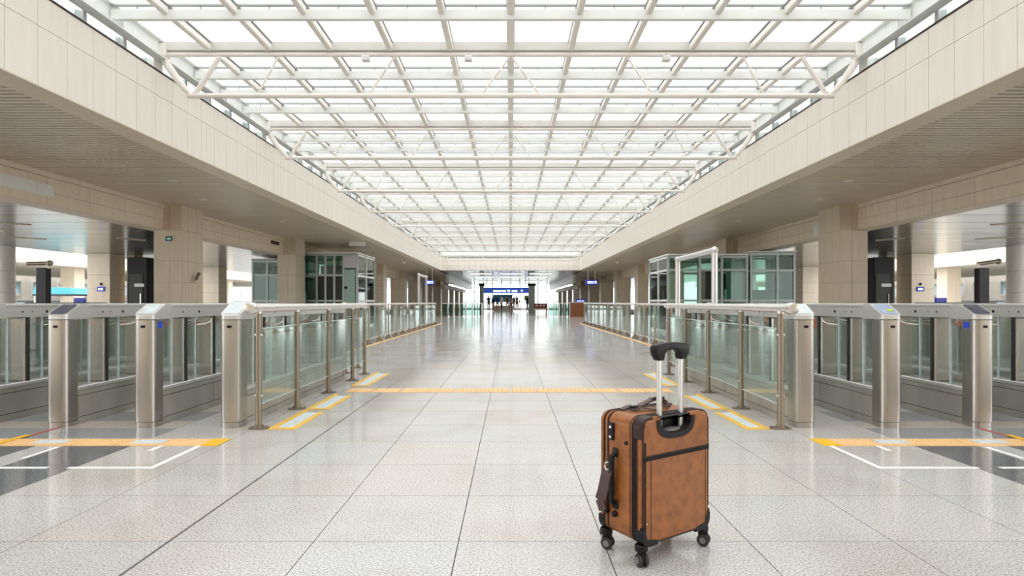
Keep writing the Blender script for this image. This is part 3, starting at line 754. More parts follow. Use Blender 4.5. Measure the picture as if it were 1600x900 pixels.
loop_band(-0.079, 0.015, 0.0025, 'zip_tape', 'main_zip')
loop_band(-0.092, 0.004, 0.0035, 'leather_trim', 'piping')
loop_band(-0.068, 0.004, 0.0035, 'leather_trim', 'piping')
loop_band(-0.056, 0.002, 0.0022, 'leather_trim', 'piping')
loop_band(0.066, 0.008, 0.003, 'leather_trim', 'expansion_zip')
loop_band(0.088, 0.006, 0.003, 'zip_tape', 'front_zip')
def face_piping(v, nm):
    o = rrect(-W/2+0.004, W/2-0.004, Z0+0.004, Z1-0.004, 0.042, 7); i_ = rrect(-W/2+0.010, W/2-0.010, Z0+0.010, Z1-0.010, 0.038, 7)
    # leave the handle well open: pipe only the sides and the bottom
    pts = [((a[0]+b[0])/2, v, (a[1]+b[1])/2) for a, b in zip(o, i_)]
    pts = [p for p in pts]
    k = next(i for i, p in enumerate(pts) if p[2] > Z1-0.03 and p[0] > 0)
    seq = [p for p in pts[16:] if p[2] < Z1-0.02] + [p for p in pts[:16] if p[2] < Z1-0.02]
    MB().tube(seq, 0.0042, 6).build(nm, 'leather_trim', SU, True)
face_piping(-D/2+0.004, 'edge_piping')
fy = -D/2 - 0.0022
MB().box(-W/2+0.006, W/2-0.006, fy, -D/2+0.004, 0.400, 0.415).build('pocket_zip', 'zip_tape', SU)
MB().box(-W/2+0.006, W/2-0.006, fy-0.001, -D/2+0.004, 0.415, 0.419).build('pocket_welt', 'leather_trim', SU)
MB().box(-W/2+0.045, -W/2+0.0465, fy+0.001, -D/2+0.003, Z0+0.012, 0.400).build('seam', 'zip_tape', SU)
MB().box(W/2-0.026, W/2-0.0245, fy+0.001, -D/2+0.003, Z0+0.012, 0.400).build('seam', 'zip_tape', SU)
MB().box(-W/2+0.012, -W/2+0.0175, fy, -D/2+0.003, Z0+0.02, 0.47).build('side_welt', 'zip_tape', SU)
for (u, z) in ((-W/2+0.022, 0.165), (W/2-0.012, 0.165)): rod('rivet', (u, fy-0.001, z), (u, -D/2, z), 0.0028, 'chrome', SU, 8)
# upper corner patch of dark leather on the near shoulder
def corner_strip(su, top, lu, lz, th, v0, v1, nm, m, taper=0.0):
    """shell that hugs one rounded corner of the case outline"""
    r = 0.042; cx = su*(W/2-r); cz = (Z1-r) if top else (Z0+r); sz = 1 if top else -1
    def arc(rr): return [(cx+su*rr*math.sin(R(a)), cz+sz*rr*math.cos(R(a))) for a in range(0, 91, 10)]
    o = [(su*(W/2-lu), cz+sz*(r+th))] + arc(r+th) + [(su*(W/2+th), cz-sz*(lz-r))]
    i_ = [(su*(W/2-lu), cz+sz*(r-0.008))] + arc(r-0.008) + [(su*(W/2-0.008), cz-sz*(lz-r))]
    return MB().prism(o + i_[::-1], v0, v1, 'y').build(nm, m, SU, True, 0.002, 1)
corner_strip(-1, True, 0.06, 0.078, 0.0035, -D/2+0.002, -0.072, 'corner_patch', 'leather_trim')
corner_strip(1, True, 0.05, 0.06, 0.0035, -D/2+0.008, -0.072, 'corner_patch', 'leather_trim')
# bottom corner guards and spinner wheels
for su in (-1, 1):
    for sv in (-1, 1):
        cx, cy = su*(W/2-0.022), sv*(D/2-0.022)
        v0, v1 = sorted((sv*(D/2+0.002), sv*(D/2-0.036)))
        corner_strip(su, False, 0.085, 0.062, 0.004, v0, v1, 'corner_guard', 'black_plastic')
        if sv < 0:
            q = [(su*(W/2+0.002), Z0+0.075), (su*(W/2-0.012), Z0+0.07), (su*(W/2-0.028), Z0+0.026), (su*(W/2-0.08), Z0+0.016), (su*(W/2-0.088), Z0-0.004), (su*(W/2-0.03), Z0-0.004), (su*(W/2-0.006), Z0+0.016)]
            MB().prism(q, -D/2-0.003, -D/2+0.014, 'y').build('guard_plate', 'black_plastic', SU, True, 0.003, 1)
        MB().prism(rrect(su*0.175-0.024, su*0.175+0.024, sv*0.097-0.022, sv*0.097+0.022, 0.018, 4), 0.056, 0.084).build('wheel_housing', 'black_plastic', SU, True, 0.004, 1)
        w_ = empty('wheel', (su*0.175, sv*0.097, 0)); w_.parent = SU; w_.rotation_euler.z = R(-20 if su*sv > 0 else 25)
        MB().cyl((0, 0, 0.05), (0, 0, 0.075), 0.017, 14).box(-0.008, 0.008, -0.022, 0.014, 0.02, 0.056).build('fork', 'black_plastic', w_, True)
        for q in (-1, 1):
            MB().cyl((q*0.006, -0.006, 0.0245), (q*0.0195, -0.006, 0.0245), 0.0245, 20).build('tyre', 'dark_rubber', w_, True, 0.004, 2)
            MB().cyl((q*0.019, -0.006, 0.0245), (q*0.0212, -0.006, 0.0245), 0.013, 16).build('hub', 'grey_plastic', w_, True)
# side face (towards -u): combination lock, stud, handle, strap
sx = -W/2
MB().box(sx-0.010, sx+0.004, 0.030, 0.056, 0.452, 0.522).build('combination_lock', 'black_plastic', SU, True, 0.004, 2)
for z in (0.466, 0.505): rod('lock_dial', (sx-0.011, 0.043, z), (sx-0.0125, 0.043, z), 0.006, 'chrome', SU, 10)
rod('stud', (sx-0.006, -0.036, 0.455), (sx+0.002, -0.036, 0.455), 0.008, 'black_plastic', SU, 12)
MB().tube([(sx-0.002, 0.022, 0.405), (sx-0.022, 0.022, 0.395), (sx-0.026, 0.022, 0.34), (sx-0.026, 0.022, 0.27), (sx-0.022, 0.022, 0.215), (sx-0.002, 0.022, 0.205)], 0.011, 10).build('side_handle', 'black_plastic', SU, True)
for z in (0.408, 0.202): MB().box(sx-0.010, sx+0.002, 0.008, 0.036, z-0.018, z+0.018).build('handle_mount', 'black_plastic', SU, True, 0.006, 2)
for y in (0.024, -0.03+0.1):
    MB().sphere((sx-0.006, y, 0.165), 0.013, 12, 8).build('side_foot', 'black_plastic', SU, True)
MB().tube([(sx-0.03, 0.03, 0.372), (sx-0.034, 0.046, 0.366), (sx-0.034, 0.05, 0.35), (sx-0.032, 0.04, 0.338), (sx-0.03, 0.03, 0.345)], 0.0035, 8).build('strap_hook', 'chrome', SU, True)
def ribbon(path, w, th, nm, m, wd=Vector((0, 1, 0))):
    mb = MB(); L = []
    path = [Vector(p) for p in path]
    for i, p in enumerate(path):
        d = (path[min(i+1, len(path)-1)] - path[max(i-1, 0)]).normalized()
        a = (wd - d*wd.dot(d)).normalized(); n = d.cross(a)
        L.append([p+a*w/2+n*th/2, p-a*w/2+n*th/2, p-a*w/2-n*th/2, p+a*w/2-n*th/2])
    vs = [q for g in L for q in g]; fs = [(0, 1, 2, 3), tuple(4*(len(L)-1)+k for k in (3, 2, 1, 0))]
    for i in range(len(L)-1):
        for k in range(4): fs.append((4*i+k, 4*i+(k+1) % 4, 4*i+4+(k+1) % 4, 4*i+4+k))
    return mb.add(vs, fs).build(nm, m, SU, True)
ribbon([(sx-0.030, 0.036, 0.345), (sx-0.036, 0.040, 0.325), (sx-0.034, 0.050, 0.29), (sx-0.030, 0.068, 0.24), (sx-0.026, 0.088, 0.20)], 0.052, 0.004, 'side_strap', 'strap_brown')
ribbon([(sx-0.028, 0.086, 0.205), (sx-0.024, 0.080, 0.185), (sx-0.022, 0.072, 0.168)], 0.05, 0.004, 'strap_end', 'strap_brown')
# folded carry strap on top
zt = Z1
ribbon([(-0.13, 0.055, zt+0.004), (-0.09, 0.05, zt+0.016), (-0.04, 0.045, zt+0.013), (0.02, 0.045, zt+0.028), (0.07, 0.045, zt+0.034), (0.11, 0.045, zt+0.012), (0.14, 0.045, zt+0.004)], 0.028, 0.006, 'carry_handle', 'strap_brown')
ribbon([(-0.11, 0.02, zt+0.005), (-0.07, 0.012, zt+0.014), (-0.03, -0.01, zt+0.006), (-0.01, -0.035, zt+0.004)], 0.022, 0.004, 'top_strap', 'strap_brown')
ribbon([(0.03, 0.06, zt+0.03), (0.05, 0.03, zt+0.042), (0.06, -0.005, zt+0.025), (0.05, -0.03, zt+0.006)], 0.022, 0.004, 'top_strap', 'strap_brown')
for (u, v, z) in ((-0.085, 0.03, zt+0.014), (0.055, 0.02, zt+0.04)):
    MB().box(u-0.014, u+0.014, v-0.014, v+0.014, z-0.004, z+0.006).build('buckle', 'black_plastic', SU, True, 0.003, 2)
    rod('buckle_pin', (u-0.012, v, z+0.008), (u+0.012, v, z+0.008), 0.0022, 'chrome', SU, 8)

# ================================================================ TUBE FRAMES, TOTEMS, SIGNS
def goal(label, x, y0, y1, z, r):
    t = thing('tube_frame', label, 'barrier', (x, y0, 0), group='tall tube barrier frames')
    rod('leg', (0, 0, 0), (0, 0, z), r, 'brushed_tube', t, 18); rod('leg', (0, y1-y0, 0), (0, y1-y0, z), r, 'brushed_tube', t, 18)
    rod('crossbar', (0, 0, z), (0, y1-y0, z), r, 'brushed_tube', t, 18)
    for y in (0, y1-y0): MB().sphere((0, y, z), r*1.25, 16, 10).build('elbow', 'brushed_tube', t, True)
goal('tall brushed steel tube frame rising above the right near railing', 2.83, 8.0, 9.76, 1.72, 0.042)
goal('distant white tube frame rising behind the left far railing', -3.9, 24.4, 26.6, 2.15, 0.06)
def totem(label, x, y, s):
    t = thing('black_totem', label, 'totem', (x, y, 0), group='black totems beyond the gates')
    MB().box(-0.085, 0.085, -0.05, 0.05, 0.02, 1.53).build('housing', 'black_gloss', t, bevel=0.012)
    MB().box(-0.10, 0.10, -0.07, 0.07, 0.0, 0.02).build('base', 'dark_rubber', t)
    MB().tube([(-0.25 if s < 0 else -0.06, 0, 1.60 if s < 0 else 1.60), (0.02, 0, 1.605), (0.10 if s < 0 else 0.24, 0, 1.61 if s < 0 else 1.64)], 0.03, 12).build('arm', 'post_bronze', t, True)
    MB().sphere((0.10 if s < 0 else 0.26, 0, 1.61 if s < 0 else 1.635), 0.045, 14, 8).build('arm_joint', 'post_bronze', t, True)
    rod('arm_stem', (0.06 if s < 0 else -0.05, 0, 1.52), (0.06 if s < 0 else -0.05, 0, 1.60), 0.025, 'steel_white', t)
totem('black upright reader totem with a bronze arm beyond the left gates', -7.3, 9.0, -1)
totem('black upright reader totem with a bronze arm beyond the right gates', 7.36, 9.0, 1)
def glyphs(t, x0, x1, z0, z1, y, n, m='sign_white', gap=0.25, seed=1):
    """rows of small square characters: strokes in a box, too small to read in the photo"""
    rnd = random.Random(seed); w = (x1-x0)/n
    for i in range(n):
        a = x0+w*i; b = a+w*(1-gap); mb = MB(); h = z1-z0; st = h*0.13
        for zz in (z0, z0+h*0.43, z1-st): 
            if rnd.random() < 0.85: mb.box(a, b, y-0.004, y, zz, zz+st)
        for xx in (a, (a+b)/2-st/2, b-st):
            if rnd.random() < 0.7: mb.box(xx, xx+st, y-0.004, y, z0, z1)
        mb.box((a+b)/2-st/2, (a+b)/2+st/2, y-0.004, y, z0, z1)
        mb.build('character', m, t)
for s in (-1, 1):
    sd = 'left' if s < 0 else 'right'
    t = thing('hanging_sign', 'blue lit direction sign hanging over the %s far aisle' % sd, 'sign', (s*5.38 if s < 0 else 5.33, 38.0, 0), group='blue hanging signs')
    hw = 0.33 if s < 0 else 0.39
    MB().box(-hw, hw, -0.05, 0.05, 2.14, 2.46).build('panel', 'sign_blue', t)
    glyphs(t, -hw+0.12, hw-0.22, 2.22, 2.38, -0.05, 4, seed=3+s)
    MB().ring(rrect(hw-0.19, hw-0.07, 2.21, 2.40, 0.03, 3), rrect(hw-0.155, hw-0.105, 2.24, 2.37, 0.015, 3), -0.055, -0.05, 'y').box(hw-0.17, hw-0.09, -0.055, -0.05, 2.29, 2.32).build('number', 'sign_white', t)
    for x in (-hw*0.6, hw*0.6): rod('hanger', (x, 0, 2.46), (x, 0, 3.3), 0.012, 'steel_white', t, 8)
    # little blue notices on the outer columns
    t = thing('wall_notice', 'small blue notice on the outer stone column beyond the %s gates' % sd, 'notice', (s*14.5, 20.39, 0), group='small blue notices')
    MB().box(-0.13, 0.13, -0.02, 0, 1.38, 1.54).build('plate', 'sign_blue', t); glyphs(t, -0.09, 0.09, 1.43, 1.49, -0.02, 4, seed=9)
    rod('hook', (0.0, -0.02, 1.6), (0.0, -0.02, 1.68), 0.03, 'black_plastic', t)
t = thing('exit_sign', 'small black exit sign on the large left column', 'sign', (-8.05, 13.595, 0))
MB().box(-0.1, 0.1, -0.03, 0, 2.42, 2.57).build('housing', 'frame_white', t); MB().box(-0.085, 0.085, -0.035, -0.03, 2.435, 2.555).build('face', 'exit_black', t)
glyphs(t, -0.05, 0.05, 2.475, 2.51, -0.035, 4, 'exit_green', seed=5)
def camera_cctv(label, x, y, z, s):
    t = thing('security_camera', label, 'camera', (x, y, z), group='security cameras')
    MB().box(-0.05*s if s > 0 else 0, 0 if s > 0 else 0.05, -0.02, 0.02, -0.02, 0.02).build('wall_mount', 'steel_white', t)
    rod('bracket', (0, 0, 0), (-s*0.12, -0.04, 0.06), 0.018, 'aluminium', t); MB().cyl((-s*0.12, 0.04, 0.2), (-s*0.12, -0.1, 0.06), 0.042, 14).build('housing', 'post_bronze', t, True)
camera_cctv('small security camera on the inner side of the large left column', -7.77+0.0, 14.1, 1.5, -1)
t = thing('hanging_sign', 'blank white panel hanging under the left slatted ceiling', 'sign', (-5.73, 21.5, 0))
MB().box(-0.3, 0.3, -0.03, 0.03, 3.10, 3.26).build('panel', 'panel_white', t)
for x in (-0.25, 0.25): rod('hanger', (x, 0, 3.24), (x, 0, 3.31), 0.01, 'steel_white', t, 8)
t = thing('blank_sign_board', 'blank pale sign board in three sections on the left beam', 'sign', (-BX, 8.6, 0))
for a, b in ((0, 0.55), (0.56, 1.35), (1.36, 1.72)): piece('section', -0.001, 0.015, a, b, 2.87, 3.08, 'board_pale', t)
t = thing('blank_sign_board', 'small white board on the right beam beside the large column', 'sign', (BX, 14.75, 0))
for a, b in ((0, 0.42), (0.44, 0.8)): piece('section', -0.02, 0.0, a, b, 2.80, 3.12, 'panel_white', t)
k = 0
for s in (-1, 1):
    for (x, y, q) in ((6.4, 10.9, 'nearest the camera'), (6.9, 12.9, 'second from the camera'), (6.5, 16.4, 'in front of the large column'), (6.9, 22.5, 'above the glass booth'), (6.2, 33.5, 'farthest, near the blue hanging sign')):
        t = thing('downlight', 'round recessed downlight in the %s slatted ceiling, %s' % ('left' if s < 0 else 'right', q), 'downlight', (s*x, y, FZ0), group='recessed downlights')
        MB().ring(rrect(-0.09, 0.09, -0.09, 0.09, 0.089, 5), rrect(-0.065, 0.065, -0.065, 0.065, 0.064, 5), -0.01, 0.004, 'z').build('rim', 'steel_white', t, True)
        MB().prism(rrect(-0.066, 0.066, -0.066, 0.066, 0.065, 5), -0.004, 0.002).build('lens', 'lamp_white' if y > 30 else 'panel_white', t)

# ================================================================ GLASS BOOTHS
def booth(label, x0, x1, y0, y1, zt, front, m='glass_booth', doors=None, slab=True):
    t = thing('glass_booth', label, 'booth', (0, 0, 0), group='glass booths')
    f = 0.035
    xs = front
    for x in xs:
        for y in (y0, y1): piece('mullion', x-f, x+f, y-f, y+f, 0, zt, 'frame_grey', t)
    ym = (y0+y1)/2
    for x in (x0, x1): piece('mullion', x-f, x+f, ym-f, ym+f, 0, zt, 'frame_white', t)
    for z in (0.06, 1.05, 2.02, zt-0.05):
        for y in (y0, y1):
            piece('rail', x0+f, x1-f, y-f*0.7, y+f*0.7, z-f, z+f, 'frame_grey', t)
        for x in (x0, x1): piece('rail', x-f*0.7, x+f*0.7, y0+f, y1-f, z-f, z+f, 'frame_white', t)
    for a, b in zip(xs, xs[1:]):
        for z0, z1 in ((0.1, 1.015), (1.085, 1.985), (2.055, zt-0.09)):
            mm = m
            if doors and doors[0]-0.01 <= a and b <= doors[1]+0.01 and z1 < 2.1: mm = 'dark_interior'
            piece('glass_pane', a+f, b-f, y0-0.006, y0+0.006, z0, z1, mm, t)
            piece('glass_pane', a+f, b-f, y1-0.006, y1+0.006, z0, z1, m, t)
    for x in (x0, x1):
        for a, b in ((y0, ym), (ym, y1)):
            for z0, z1 in ((0.1, 1.015), (1.085, 1.985), (2.055, zt-0.09)): piece('glass_pane', x-0.006, x+0.006, a+f, b-f, z0, z1, m, t)
    if slab: piece('roof', x0-0.05, x1+0.05, y0-0.05, y1+0.05, zt, zt+0.05, 'frame_white', t)
    return t
b = booth('glass lift booth with dark doors behind the left railing', -8.25, -5.87, 22.0, 24.7, 2.85, [-8.25, -7.4, -7.07, -6.73, -6.39, -5.87], doors=(-7.4, -6.39))
piece('sign_panel', -6.37, -5.9, 21.93, 21.98, 2.3, 2.78, 'lilac_panel', b); piece('side_screen', -6.36, -5.93, 21.95, 21.985, 0.1, 2.25, 'green_panel', b)
rod('call_panel', (-6.28, 21.93, 1.55), (-6.28, 21.95, 1.55), 0.06, 'black_plastic', b); piece('lift_car', -7.36, -6.42, 22.3, 24.2, 0.05, 2.4, 'dark_interior', b)
b = booth('glass booth with white frame behind the right tube frame', 5.0, 7.5, 18.3, 20.6, 2.48, [5.0, 6.0, 6.7, 7.5])
piece('black_screen', 6.15, 6.6, 18.55, 18.75, 0.1, 2.0, 'black_gloss', b); piece('side_screen', 6.9, 7.4, 18.4, 18.45, 0.1, 2.3, 'green_panel', b)
b = booth('dark green glass booth under the metal ceiling behind the left column row', -9.8, -8.6, 21.9, 25.5, 2.6, [-9.8, -9.25, -8.6]); piece('inner_counter', -9.5, -8.8, 22.5, 24.8, 0, 1.5, 'dark_interior', b)
b = booth('dark green glass booth under the metal ceiling behind the right column row', 7.75, 9.15, 18.6, 20.6, 2.6, [7.75, 8.6, 9.15]); piece('inner_counter', 8.0, 8.9, 19.0, 20.3, 0, 1.4, 'dark_interior', b)
for s in (-1, 1):
    sd = 'left' if s < 0 else 'right'
    t = thing('service_kiosk', 'dark service kiosk beside the outer stone column beyond the %s gates' % sd, 'kiosk', (s*13.35, 20.6, 0), group='dark service kiosks')
    MB().box(-0.35, 0.35, 0, 0.9, 0, 2.6).build('cabinet', 'black_plastic', t, bevel=0.02)
    piece('door', -0.3, 0.2, -0.02, 0.0, 0.1, 2.0, 'dark_interior', t); piece('handle', 0.12, 0.15, -0.05, -0.02, 0.9, 1.3, 'chrome', t)
    piece('notice', -0.1, 0.25, -0.025, -0.002, 1.55, 1.66, 'panel_white', t)
    t = thing('help_desk', 'low grey desk with a small blue sign behind the %s gates' % sd, 'desk', (s*9.4, 12.2, 0), group='low grey desks')
    MB().box(-0.55, 0.55, -0.3, 0.3, 0, 0.96).build('desk_body', 'stainless_panel', t, bevel=0.02); piece('desk_top', -0.6, 0.6, -0.35, 0.35, 0.96, 0.99, 'black_plastic', t)
    piece('blue_sign', -0.12 - s*0.3, 0.1 - s*0.3, -0.05, 0.0, 0.99, 1.09, 'sign_blue', t)

# ================================================================ FAR HALL
t = thing('wide_blue_sign', 'wide blue overhead sign across the far hall entrance', 'sign', (0.0, 58.0, 0))
MB().box(-2.75, 1.85, 0, 0.25, 1.9, 2.45).build('panel', 'sign_blue_wide', t)
glyphs(t, -1.75, -0.45, 2.03, 2.2, 0, 12, seed=21); glyphs(t, -0.35, -0.02, 2.03, 2.24, 0, 2, seed=22); glyphs(t, 0.1, 0.7, 2.03, 2.2, 0, 5, seed=23)
rod('round_mark', (1.12, -0.01, 2.15), (1.12, 0.02, 2.15), 0.11, 'sign_white', t)
for x in (-2.4, 1.5): rod('hanger', (x, 0.12, 2.45), (x, 0.12, 3.3), 0.03, 'steel_white', t)
for x, nm_, wd_ in ((-2.9, 'left', 0.2), (2.1, 'right', 0.32)):
    t = thing('entrance_pillar', 'slim grey pillar at the %s end of the wide blue sign' % nm_, 'pillar', (x, 57.6, 0), group='entrance pillars')
    MB().box(-wd_, wd_, -0.2, 0.2, 0, 2.6).build('shaft', 'frame_grey', t, bevel=0.02); MB().box(-wd_-0.08, wd_+0.08, -0.28, 0.28, 2.6, 2.85).build('cap', 'black_plastic', t)
def partition(label, x0, x1, y, cols):
    t = thing('glass_partition', label, 'partition', (0, 0, 0), group='low glass partitions in the far hall')
    n = cols; w_ = (x1-x0)/n
    for i in range(n+1):
        xx = x0+w_*i; piece('post', xx-0.04, xx+0.04, y-0.04, y+0.04, 0, 0.93, 'frame_grey' if i % 2 else 'frame_white', t)
    for i in range(n): piece('glass_pane', x0+w_*i+0.05, x0+w_*(i+1)-0.05, y-0.01, y+0.01, 0.06, 0.86, 'glass_partition', t)
    piece('top_rail', x0, x1, y-0.05, y+0.05, 0.88, 0.94, 'frame_white', t)
partition('low green glass partition at the far left of the main aisle', -4.75, -2.65, 39.5, 5)
partition('low grey glass partition beside the left entrance pillar', -2.6, -1.95, 39.2, 2)
partition('low green glass partition beside the brown counter on the right', 2.6, 4.05, 39.5, 4)
t = thing('ticket_counter', 'brown wooden counter at the end of the right far railing', 'counter', (4.55, 39.6, 0))
MB().box(-0.48, 0.48, -0.3, 0.3, 0, 0.95).build('counter_body', 'wood_counter', t, bevel=0.02); piece('counter_top', -0.52, 0.52, -0.34, 0.34, 0.95, 0.99, 'frame_white', t)
piece('blue_sign', -0.1, 0.55, -0.2, -0.15, 1.0, 1.2, 'sign_blue', t); glyphs(t, -0.02, 0.5, 1.04, 1.11, -0.2, 5, seed=31)
t = thing('waiting_bench', 'dark red bench beside the right entrance pillar', 'bench', (2.75, 53.0, 0))
MB().box(-0.6, 0.6, 0.1, 0.3, 0.42, 0.88).build('backrest', 'seat_red', t, bevel=0.05); MB().box(-0.6, 0.6, -0.3, 0.25, 0.28, 0.42).build('seat', 'stone', t, bevel=0.03)
for x in (-0.5, 0.5): piece('leg', x-0.04, x+0.04, -0.2, 0.2, 0, 0.28, 'frame_grey', t)
for x in (-0.35, 0, 0.3): piece('white_mark', x-0.1, x+0.1, 0.09, 0.1, 0.6, 0.74, 'panel_white', t)
for i, (x, y) in enumerate(((-2.4, 46), (0, 46), (2.4, 46), (-2.4, 52), (0, 52), (2.4, 52), (-2.4, 62.5), (0, 62.5), (2.4, 62.5))):  # rear row added to brighten the backlit stall and people
    t = thing('ceiling_light', 'bright rectangular ceiling light of the far hall, %s row, %s' % ('front' if y < 50 else 'middle' if y < 60 else 'rear', ('left', 'middle', 'right')[i % 3]), 'ceiling light', (x, y, 3.3), group='ceiling lights of the far hall')
    MB().box(-0.95, 0.95, -0.5, 0.5, -0.03, 0.0).build('frame', 'frame_white', t); MB().box(-0.9, 0.9, -0.45, 0.45, -0.036, -0.03).build('diffuser', 'lamp_white', t)
for s in (-1, 1):
    sd = 'left' if s < 0 else 'right'
    x0, x1 = sorted((s*6.0, s*6.35)); lb_ = MB().box(x0, x1, 52, 76, 2.25, 2.62).build('trim_5' if s < 0 else 'trim_6', 'cream_wall'); structure(lb_, 'cream lintel over the %s pillars of the far hall' % sd)
    for k, y in enumerate((54.0, 60.0, 66.0, 72.0)):
        t = thing('far_pillar', 'slim cream pillar along the %s side of the far hall, %s from the camera' % (sd, names[k]), 'pillar', (s*6.17, y, 0), group='cream pillars of the far hall')
        MB().box(-0.22, 0.22, -0.22, 0.22, 0.1, 2.25).build('shaft', 'cream_wall', t, bevel=0.02); MB().box(-0.25, 0.25, -0.25, 0.25, 0, 0.1).build('plinth', 'stone', t)
w4 = empty('window_4'); structure(w4, 'tall glazed end wall of the far hall')
for i in range(15):
    x = -8.4 + 1.2*i; piece('mullion', x-0.05, x+0.05, 76.0, 76.12, 0, 3.3, 'frame_white', w4)
    if i < 14:
        for z0, z1 in ((0.08, 1.0), (1.08, 2.3), (2.38, 3.3)): piece('window_pane', x+0.05, x+1.15, 76.05, 76.07, z0, z1, 'glass_clear', w4)
for z in (0.0, 1.0, 2.3): piece('transom', -8.4, 8.4, 76.0, 76.12, z, z+0.08, 'frame_grey', w4)
# shop front and stalls past the entrance
t = thing('shop_stall', 'turquoise stall front in the bright far hall', 'stall', (-0.8, 66.0, 0))
MB().box(-1.1, 1.1, 0, 0.6, 0.0, 0.6).build('counter', 'cream_wall', t); piece('post', -1.2, -1.1, 0.3, 0.5, 0, 1.0, 'frame_white', t); piece('post', 0.9, 1.0, 0.3, 0.5, 0, 1.0, 'frame_white', t); MB().box(-1.2, 1.0, 0.3, 0.5, 1.0, 1.75).build('back_panel', 'teal_canopy', t)
piece('awning', -1.3, 1.1, -0.2, 0.6, 1.75, 1.85, 'teal_canopy', t)
t = thing('yellow_poster_stand', 'yellow poster stand beside the right entrance pillar', 'poster', (1.75, 62.0, 0))
MB().box(-0.3, 0.3, 0, 0.05, 1.15, 1.7).build('poster', 'sticker_yellow', t); rod('stem', (0, 0.03, 0), (0, 0.03, 1.15), 0.03, 'frame_grey', t)
def body_mesh(pose):
    """standing or walking figure grown from a joint skeleton with a skin modifier"""
    st = 0.16 if pose else 0.03
    P = [((0,0,0.95),.13), ((0,0,1.15),.13), ((0,0,1.36),.145), ((0,0,1.48),.06), ((0,-.01,1.58),.085), ((0,-.01,1.68),.08),
         ((.19,0,1.40),.06), ((.24,.02,1.13),.045), ((.23,-.05,0.88),.035), ((.23,-.07,0.78),.03), ((-.19,0,1.40),.06), ((-.24,.02,1.13),.045), ((-.23,-.05,0.88),.035), ((-.23,-.07,0.78),.03),
         ((.10,0,0.86),.10), ((.10,-st*.6,0.48),.07), ((.10,-st+.02,0.09),.045), ((.10,-st-.12,0.04),.04), ((-.10,0,0.86),.10), ((-.10,st*.4,0.48),.07), ((-.10,st+.04,0.09),.045), ((-.10,st-.10,0.04),.04)]
    E = [(0,1),(1,2),(2,3),(3,4),(4,5),(2,6),(6,7),(7,8),(8,9),(2,10),(10,11),(11,12),(12,13),(0,14),(14,15),(15,16),(16,17),(0,18),(18,19),(19,20),(20,21)]
    me = bpy.data.meshes.new('person'); me.from_pydata([p for p, r in P], E, [])
    o = bpy.data.objects.new('tmp', me); C.objects.link(o)
    m = o.modifiers.new('skin', 'SKIN'); m.use_smooth_shade = True
    for i, (p, r) in enumerate(P): me.skin_vertices[0].data[i].radius = (r, r*0.8)
    me.skin_vertices[0].data[0].use_root = True
    o.modifiers.new('sub', 'SUBSURF').levels = 1
    bpy.context.view_layer.update(); dg = bpy.context.evaluated_depsgraph_get()
    out = bpy.data.meshes.new_from_object(o.evaluated_get(dg)); bpy.data.objects.remove(o)
    return out
bodies = [body_mesh(0), body_mesh(1)]
folk = [(-2.3, 60.0, 'cloth_grey', 'cloth_tan', 0, 'person in a grey top at the left end of the far crowd'), (-1.9, 62.5, 'cloth_navy', 'cloth_tan', 1, 'person in a navy top walking at the left of the far crowd'),
        (-1.4, 60.8, 'cloth_blue', 'cloth_tan', 1, 'person in a bright blue top in the far crowd'), (-1.0, 63.5, 'cloth_white', 'cloth_grey', 0, 'person in a white top beside the turquoise stall'),
        (-0.35, 62.0, 'cloth_orange', 'cloth_white', 1, 'person in an orange top before the turquoise stall'), (0.0, 60.5, 'cloth_white', 'cloth_tan', 0, 'person in white top and tan trousers in the far hall centre'),
        (0.35, 63.0, 'cloth_grey', 'cloth_white', 1, 'person in a dark top and white trousers right of the stall'), (0.65, 61.0, 'cloth_tan', 'cloth_orange', 0, 'person dressed in tan right of the far hall centre'), (1.75, 60.6, 'cloth_navy', 'cloth_grey', 1, 'person in a navy coat beside the yellow poster')]
for (x, y, top, leg, ps, lb_) in folk:
    me = bodies[ps].copy(); me.materials.clear()
    for m in (leg, top, 'skin', 'hair'): me.materials.append(MATS[m])
    for f in me.polygons:
        z = f.center.z; xx = abs(f.center.x)
        f.material_index = 3 if (z > 1.64 or (z > 1.52 and f.center.y > 0.02)) else (2 if z > 1.46 or (z < 0.86 and xx > 0.19) else (1 if z > 0.92 or xx > 0.19 else 0))
    o = link('person', me, None, (x, y, 0)); o.rotation_euler.z = random.uniform(-1.2, 1.2)
    tag(o, lb_, 'person', 'people in the far hall')

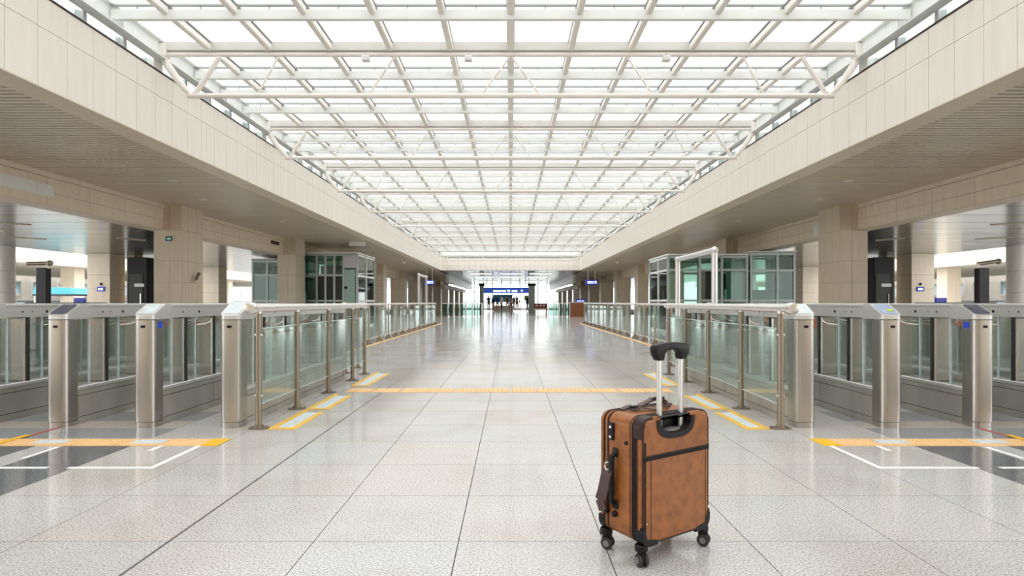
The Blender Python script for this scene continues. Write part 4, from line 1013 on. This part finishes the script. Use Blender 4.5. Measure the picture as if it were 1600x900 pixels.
# ================================================================ OUTSIDE
def windows(t, s, x, y0, n, dy, z0, z1, w):
    for k in range(n):
        a = y0+dy*k
        x0, x1 = sorted((x, x-s*0.12))
        f = MB().ring([(a, z0), (a+w, z0), (a+w, z1), (a, z1)], [(a+0.12, z0+0.12), (a+w-0.12, z0+0.12), (a+w-0.12, z1-0.12), (a+0.12, z1-0.12)], x0, x1, 'x').build('window_frame', 'frame_white', t)
        piece('window_pane', min(x-s*0.03, x), max(x-s*0.03, x)+0.02, a+0.12, a+w-0.12, z0+0.12, z1-0.12, 'window_glass_far', f)
for s in (-1, 1):
    sd = 'left' if s < 0 else 'right'
    t = thing('canopy_building', 'pale canopy building outside, beyond the %s metal ceiling' % sd, 'building', (0, 0, 0))
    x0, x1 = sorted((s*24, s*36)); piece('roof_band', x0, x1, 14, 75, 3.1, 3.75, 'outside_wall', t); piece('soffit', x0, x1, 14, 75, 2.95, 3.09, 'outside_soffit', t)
    x0, x1 = sorted((s*24.5, s*36)); piece('upper_storey', x0, x1, 14, 75, 4.0, 6.5, 'outside_wall', t)
    for y in (24, 33, 42, 51, 60): piece('canopy_column', min(s*25, s*25.8), max(s*25, s*25.8), y, y+0.8, -0.2, 2.94, 'stone', t)
    t = thing('window_building', 'white building with a row of windows far outside on the %s' % sd, 'building', (0, 0, 0))
    x0, x1 = sorted((s*38, s*48)); piece('wall', x0, x1, 18, 110, -0.2, 6.5, 'outside_wall', t)
    windows(t, s, s*38, 30, 20, 2.6, 1.5, 2.7, 1.7)
    x0, x1 = sorted((s*37.7, s*38)); piece('ledge', x0, x1, 18, 110, 1.1, 1.3, 'frame_white', t); piece('base_band', x0, x1, 18, 110, 0.4, 1.0, 'window_glass_far', t)
    t = thing('low_wall', 'low pale wall outside along the %s edge of the concourse' % sd, 'wall', (0, 0, 0))
    x0, x1 = sorted((s*16.6, s*16.9)); piece('wall_body', x0, x1, 12, 70, -0.2, 0.72, 'outside_wall', t); piece('coping', x0-0.05, x1+0.05, 12, 70, 0.72, 0.8, 'frame_white', t)
t = thing('stall_canopy', 'turquoise canopy of a stall outside the left columns', 'canopy', (-19.6, 25.5, 0))
MB().prism([(-0.9, 1.34), (0.9, 1.34), (0.75, 1.60), (-0.8, 1.66)], -0.8, 0.8, 'y').build('canopy_cloth', 'teal_canopy', t); MB().box(-0.9, 0.9, -0.82, 0.82, 1.27, 1.34).build('valance', 'dark_interior', t)
for x in (-0.85, 0.85):
    for y in (-0.75, 0.75): rod('leg', (x, y, -0.2), (x, y, 1.3), 0.03, 'frame_white', t, 8)
piece('counter', -0.8, 0.8, -0.6, 0.6, -0.2, 0.95, 'frame_white', t)
